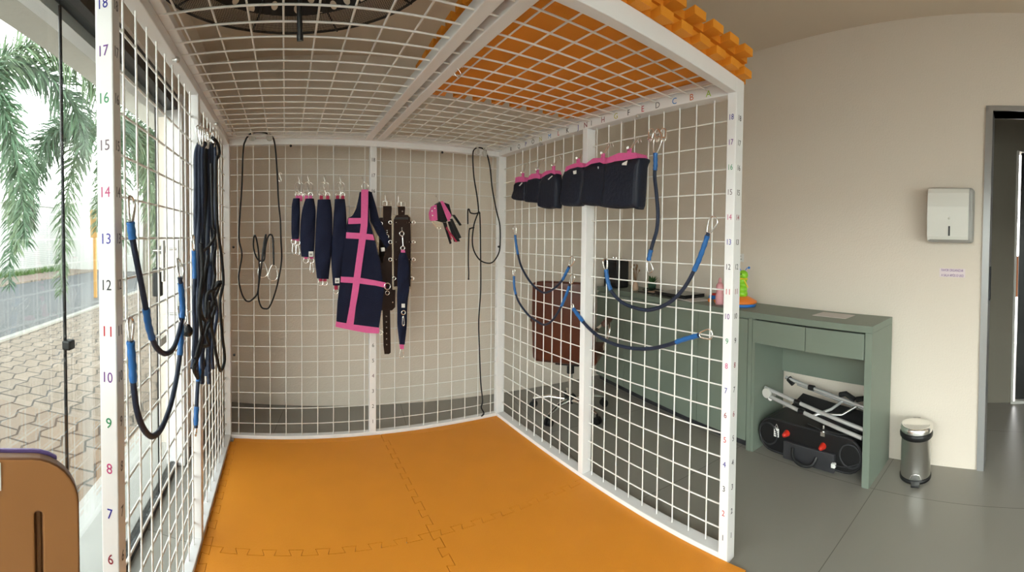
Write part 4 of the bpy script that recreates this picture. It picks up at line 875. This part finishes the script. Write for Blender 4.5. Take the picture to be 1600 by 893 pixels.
# black vibrating platform standing on its long edge
vp = thing('vibration_platform','black oval exercise platform with red knobs, standing on edge in the desk\'s knee space','exercise machine',D(.40,.09,0))
def stad(t0, t1, z0, z1, d, k=10):
    r = (z1-z0)/2; zc = (z0+z1)/2; P = []
    for i in range(k+1): a = -math.pi/2+math.pi*i/k; P.append(D(t1-r+r*math.cos(a), d, zc+r*math.sin(a)))
    for i in range(k+1): a = math.pi/2+math.pi*i/k; P.append(D(t0+r+r*math.cos(a), d, zc+r*math.sin(a)))
    return P
b = MB(); b.prism(stad(.052,.755,.025,.235,.045), N*.20); b.build('body','black',vp,bevel=.006)
b = MB(); b.tube(stad(.060,.747,.033,.227,.044),.003,6,True); b.build('piping','grey_dark',vp)
for t1 in (.13,.68): b = MB(); c_ = D(t1,.043,.13); b.tube([c_+U*(.065*math.cos(a))+V((0,0,.065*math.sin(a))) for a in [2*math.pi*k/24 for k in range(24)]],.005,6,True); b.build('end_ring','grey_dark',vp)
b = MB(); dbox(b,.22,.56,.025,.05,.018,.125); o = b.build('control_box','grey_dark',vp,bevel=.006)
b = MB(); b.tube(catmull([D(.49,.025,.10),D(.47,.0,.055),D(.41,-.012,.035),D(.35,.0,.045),D(.33,.025,.085)],5),.010,8); b.build('handle','black',vp)
for t1, z in ((.545,.165),(.30,.15)):
    b = MB(); b.cyl(D(t1,.045,z),D(t1,.015,z),.020,14,0,.014); b.sphere(D(t1,.014,z),.014,10); b.build('knob','red',vp)
b = MB(); b.obox(D(.62,.043,.15),U*.018,N*.001,V((0,0,.026))); b.build('label','white_tag',vp)
b = MB(); c_ = D(.62,.042,.19); b.tube([c_+V((0,0,.012)),c_+U*.012-V((0,0,.008)),c_-U*.012-V((0,0,.008))],.0018,5,True); [b.obox(D(.62,.0415,.135+.012*k),U*.012,N*.0005,V((0,0,.002)),1) for k in range(3)]; b.build('symbol',['white_tag','grey_dark'],vp)
b = MB(); b.obox(D(.22,.02,.07),U*.012,N*.012,V((0,0,.012))); b.build('cable_plug','white_tag',vp,bevel=.003)
b = MB(); b.tube(catmull([D(.21,.02,.07),D(.14,.03,.075),D(.08,.04,.10)],5),.003,6); b.build('cable','grey_dark',vp)
[MB().cyl(D(q,d_,0),D(q,d_,.03),.014,12).build('foot','black',vp) for q in (.20,.55) for d_ in (.10,.20)]
# folded aluminium walker lying on it
wk = thing('folding_walker','folded aluminium walking frame with grey grips lying on the black platform','walker',D(.4,.14,.237))
zz = .262
def tubeD(name, pts, r, m_, par): b = MB(); b.tube([D(*q) for q in pts],r,10); return b.build(name,m_,par)
tubeD('tube',[(.055,.03,.252),(.73,.09,.345)],.012,'tube',wk); tubeD('tube',[(.05,.06,.285),(.75,.10,.385)],.012,'tube',wk)
tubeD('tube',[(.05,.20,.345),(.68,.235,.43)],.011,'tube',wk); tubeD('tube',[(.05,.24,.315),(.60,.255,.395)],.009,'tube',wk)
tubeD('crossbar',[(.38,.06,.30),(.30,.14,.33),(.26,.22,.36)],.009,'tube',wk); tubeD('crossbar',[(.36,.08,.31),(.24,.16,.30),(.16,.22,.35)],.009,'steel',wk)
tubeD('handgrip',[(.70,.09,.33),(.745,.13,.31),(.745,.20,.31)],.016,'acrylic',wk); tubeD('handgrip',[(.62,.235,.40),(.66,.24,.425)],.020,'black',wk)
tubeD('rubber_tip',[(.06,.21,.375),(.12,.215,.40),(.17,.22,.385)],.016,'black_soft',wk); tubeD('rubber_tip',[(.18,.21,.385),(.24,.215,.41),(.28,.22,.395)],.016,'black_soft',wk)
for q in ((.50,.086,.349),(.46,.066,.308),(.48,.224,.403)): b = MB(); b.tube([D(*q)-U*.02,D(*q)+U*.02],.0165,12); b.build('clamp','black',wk)
b = MB(); b.cyl(D(.30,.045,.27),D(.30,.045,.225),.008,8); b.obox(D(.30,.045,.222),U*.014,N*.012,V((0,0,.012))); b.build('latch','chrome',wk)
tubeD('hanging_strap',[(.40,.04,.26),(.30,.035,.245),(.18,.04,.245),(.08,.05,.26)],.005,'black_soft',wk)
b = MB(); c_ = D(.725,.085,.36); b.cyl(c_-N*.010,c_+N*.010,.030,20); b.build('wheel','acrylic',wk)
b = MB(); b.prism([D(.06,.10,.245),D(.55,.10,.30),D(.55,.24,.33),D(.06,.24,.285)],(0,0,.02)); b.build('seat_cloth','black_soft',wk)

# ------------------------------------------------------------------ bin
_q = on(2,0,1430,757); _d = (_q-CAM); _d.z = 0; bc = _q+_d.normalized()*.088; bn = thing('trash_bin','round stainless steel pedal bin standing by the desk end','trash bin',bc)
r = .088
b = MB(); b.lathe([(r*.96,.012),(r*.97,.03),(r*.97,.235),(r,.24)],bc,40); b.build('body','steel',bn)
b = MB(); b.lathe([(0,0),(r,0),(r*1.03,.006),(r*1.03,.018),(r*.96,.022)],bc,40); b.build('base_ring','black',bn)
b = MB(); b.lathe([(r*.99,.232),(r*1.06,.24),(r*1.08,.255),(r*1.04,.268),(r*.98,.27)],bc,40); b.build('collar','black',bn)
b = MB(); b.lathe([(r*1.02,.266),(r*1.04,.285),(r*.99,.300),(r*.90,.304),(r*.88,.300),(0,.306)],bc,40); b.build('lid','chrome',bn)
fd = (CAM-bc); fd.z = 0; fd.normalize(); sd = V((-fd.y,fd.x,0))
b = MB(); b.obox(bc-fd*(r+.008)+V((0,0,.275)),fd*.012,sd*.022,V((0,0,.02))); b.build('hinge','black',bn,bevel=.004)
b = MB(); b.tube([bc+fd*(r*.97)-sd*.03+V((0,0,.03)),bc+fd*(r+.004)-sd*.02+V((0,0,.055)),bc+fd*(r+.006)+V((0,0,.06)),bc+fd*(r+.004)+sd*.02+V((0,0,.055)),bc+fd*(r*.97)+sd*.03+V((0,0,.03))],.004,6); b.build('pedal_guard','chrome',bn)
b = MB(); b.obox(bc+fd*(r+.02)+V((0,0,.012)),fd*.022,sd*.024,V((0,0,.006))); b.build('pedal','black',bn,bevel=.003)

# ------------------------------------------------------------------ on the right wall
def Wp(px, py, d=0): return onp(WR+N*d, N, px, py)
a0, a1 = Wp(1453,378), Wp(1522,378); zt, zb = Wp(1488,296).z, Wp(1488,379).z; c_ = (a0+a1)/2; hw = (a1-a0).length/2
ds = thing('paper_towel_dispenser','white plastic paper towel dispenser mounted on the wall above the bin','dispenser',(c_.x,c_.y,zb))
b = MB(); b.obox(V((c_.x,c_.y,(zt+zb)/2))-N*.045,U*hw,N*.045,V((0,0,(zt-zb)/2))); b.build('back_case','grey_plastic',ds,bevel=.02,seg=4)
vs = []; fs = []; b = MB(); outl = []
z0, z1 = zb+.004, zt-.004
prof = [(-.088,z0+.01),(-.098,z0+.03),(-.106,z0+.12),(-.110,z0+.2),(-.106,z1-.03),(-.09,z1)]
P = [V((c_.x,c_.y,z))+N*d-U*(hw-.024) for d, z in prof]+[V((c_.x,c_.y,z1))-N*.07-U*(hw-.024), V((c_.x,c_.y,z0))-N*.07-U*(hw-.024)]
b.prism(P,U*(2*hw-.028)); b.build('front_cover','white_plastic',ds,bevel=.008,seg=3)
b = MB(); b.obox(V((c_.x,c_.y,z0+.062))-N*.1025,U*.0045,N*.003,V((0,0,.028))); b.build('level_window','grey_dark',ds)
b = MB(); b.sphere(V((c_.x,c_.y,z0+.135))-N*.107,.007,12,(1,1,1)); b.build('lock_button','white_plastic',ds)
b = MB(); s0 = Wp(1488,426); zd = U*-1
for k, tx in enumerate(('FAVOR ORGANIZAR','A SALA APÓS O USO')):
    q = Wp(1488,422 if k == 0 else 430,-.0015); b.text(tx, q, -U, (0,0,1), .0145, 1, .0008, width=.135)
q = Wp(1488,426,-.0006); b.obox(q,U*.078,N*.0004,V((0,0,.026)))
tag(b.build('wall_notice',[mat('pale_pink_label',(.80,.70,.72),.6),INK['violet']],origin=q),'small pale wall label with two lines of purple writing below the dispenser','notice')
b = MB(); q = Wp(1150,402,-.001); b.obox(q,U*.075,N*.0006,V((0,0,.030)))
for k, w_ in ((0,.05),(1,.055)): b.obox(q-N*.001+V((0,0,.012-.022*k)),U*w_,N*.0004,V((0,0,.003)),1)
tag(b.build('wall_label',['white_tag','grey_plastic'],origin=q),'small white label on the wall above the toys, half hidden by the post','notice')
q = Wp(1152,404,-.002)

# ------------------------------------------------------------------ wooden chair in the left foreground
d0 = V((ray(60,800).x,ray(60,800).y,0)).normalized(); s0 = V((d0.y,-d0.x,0)); dist = .66
cb_ = CAM+d0*dist; cb_.z = 0
def Wd(px, py): return onp(cb_, d0, px, py)
e1 = Wd(124,800); zt = Wd(60,716).z; hx = (e1-cb_).dot(s0)
wc = thing('wooden_chair','orange brown wooden chair back with a long slot, at the lower left beside the glass','chair',cb_-s0*.05)
W2 = .34; zb = .40; rr = .075
def Bd(x, z, d=0): return V((cb_.x,cb_.y,z))+s0*x+d0*d
out = [Bd(hx,zb),]
for k in range(9): a = math.pi/2*k/8; out.append(Bd(hx-rr+rr*math.cos(a), zt-rr+rr*math.sin(a)))
for k in range(9): a = math.pi/2+math.pi/2*k/8; out.append(Bd(hx-W2+rr+rr*math.cos(a), zt-rr+rr*math.sin(a)))
out.append(Bd(hx-W2,zb))
# slotted board: built as strips around two slots
sl = [(Wd(60,800)-cb_).dot(s0)]; sw = .0042; sl.append(hx-W2+(hx-sl[0]))
zs1 = Wd(60,800).z; zs0 = zb+.08
b = MB(); b.prism(out, d0*.022); board = b.build('backrest','wood',wc,bevel=.006,seg=3)
cut = MB()
for x in sl:
    P = []
    for k in range(9): a = math.pi*k/8; P.append(Bd(x+sw*math.cos(a)*1.3, zs1-sw+sw*math.sin(a),-.05))
    P += [Bd(x-sw*1.3,zs0,-.05), Bd(x+sw*1.3,zs0,-.05)]
    cut.prism(P, d0*.067)
cutter = cut.build('cutter','wood_edge'); bo = board.modifiers.new('slots','BOOLEAN'); bo.operation = 'DIFFERENCE'; bo.object = cutter; bo.solver = 'EXACT'
board.modifiers.move(1,0)
bpy.context.view_layer.update(); dgr = bpy.context.evaluated_depsgraph_get(); me2 = bpy.data.meshes.new_from_object(board.evaluated_get(dgr)); board.modifiers.clear(); board.data = me2; bpy.data.objects.remove(cutter)
me2.materials.clear(); me2.materials.append(M['wood']); me2.materials.append(M['wood_edge'])
for p in me2.polygons: p.material_index = 1 if (abs(p.normal.dot(d0)) < .75) else 0
b = MB(); P1 = [p+d0*.023 for p in out[1:-1]]; b.prism([p+d0*.023+V((0,0,.0035)) for p in out[6:14]]+[p+d0*.023-V((0,0,.01)) for p in out[6:14]][::-1], d0*.004); b.build('edge_trim','purple',wc)
q = Wd(0,740); b = MB(); xx = (q-cb_).dot(s0); b.obox(Bd(xx-.026,q.z-.004,-.0008),s0*.0275,d0*.0006,V((0,0,.022))); b.build('label','white_tag',wc)
b = MB(); b.obox(Bd(hx-W2/2,.40,.18),s0*(W2/2),d0*.18,V((0,0,.011))); b.build('seat','wood',wc,bevel=.006)
for x in (hx-.025,hx-W2+.025):
    for d in (.012,.33): b = MB(); b.obox(Bd(x,.195,d),s0*.018,d0*.011,V((0,0,.195))); b.build('leg','wood',wc,bevel=.004)
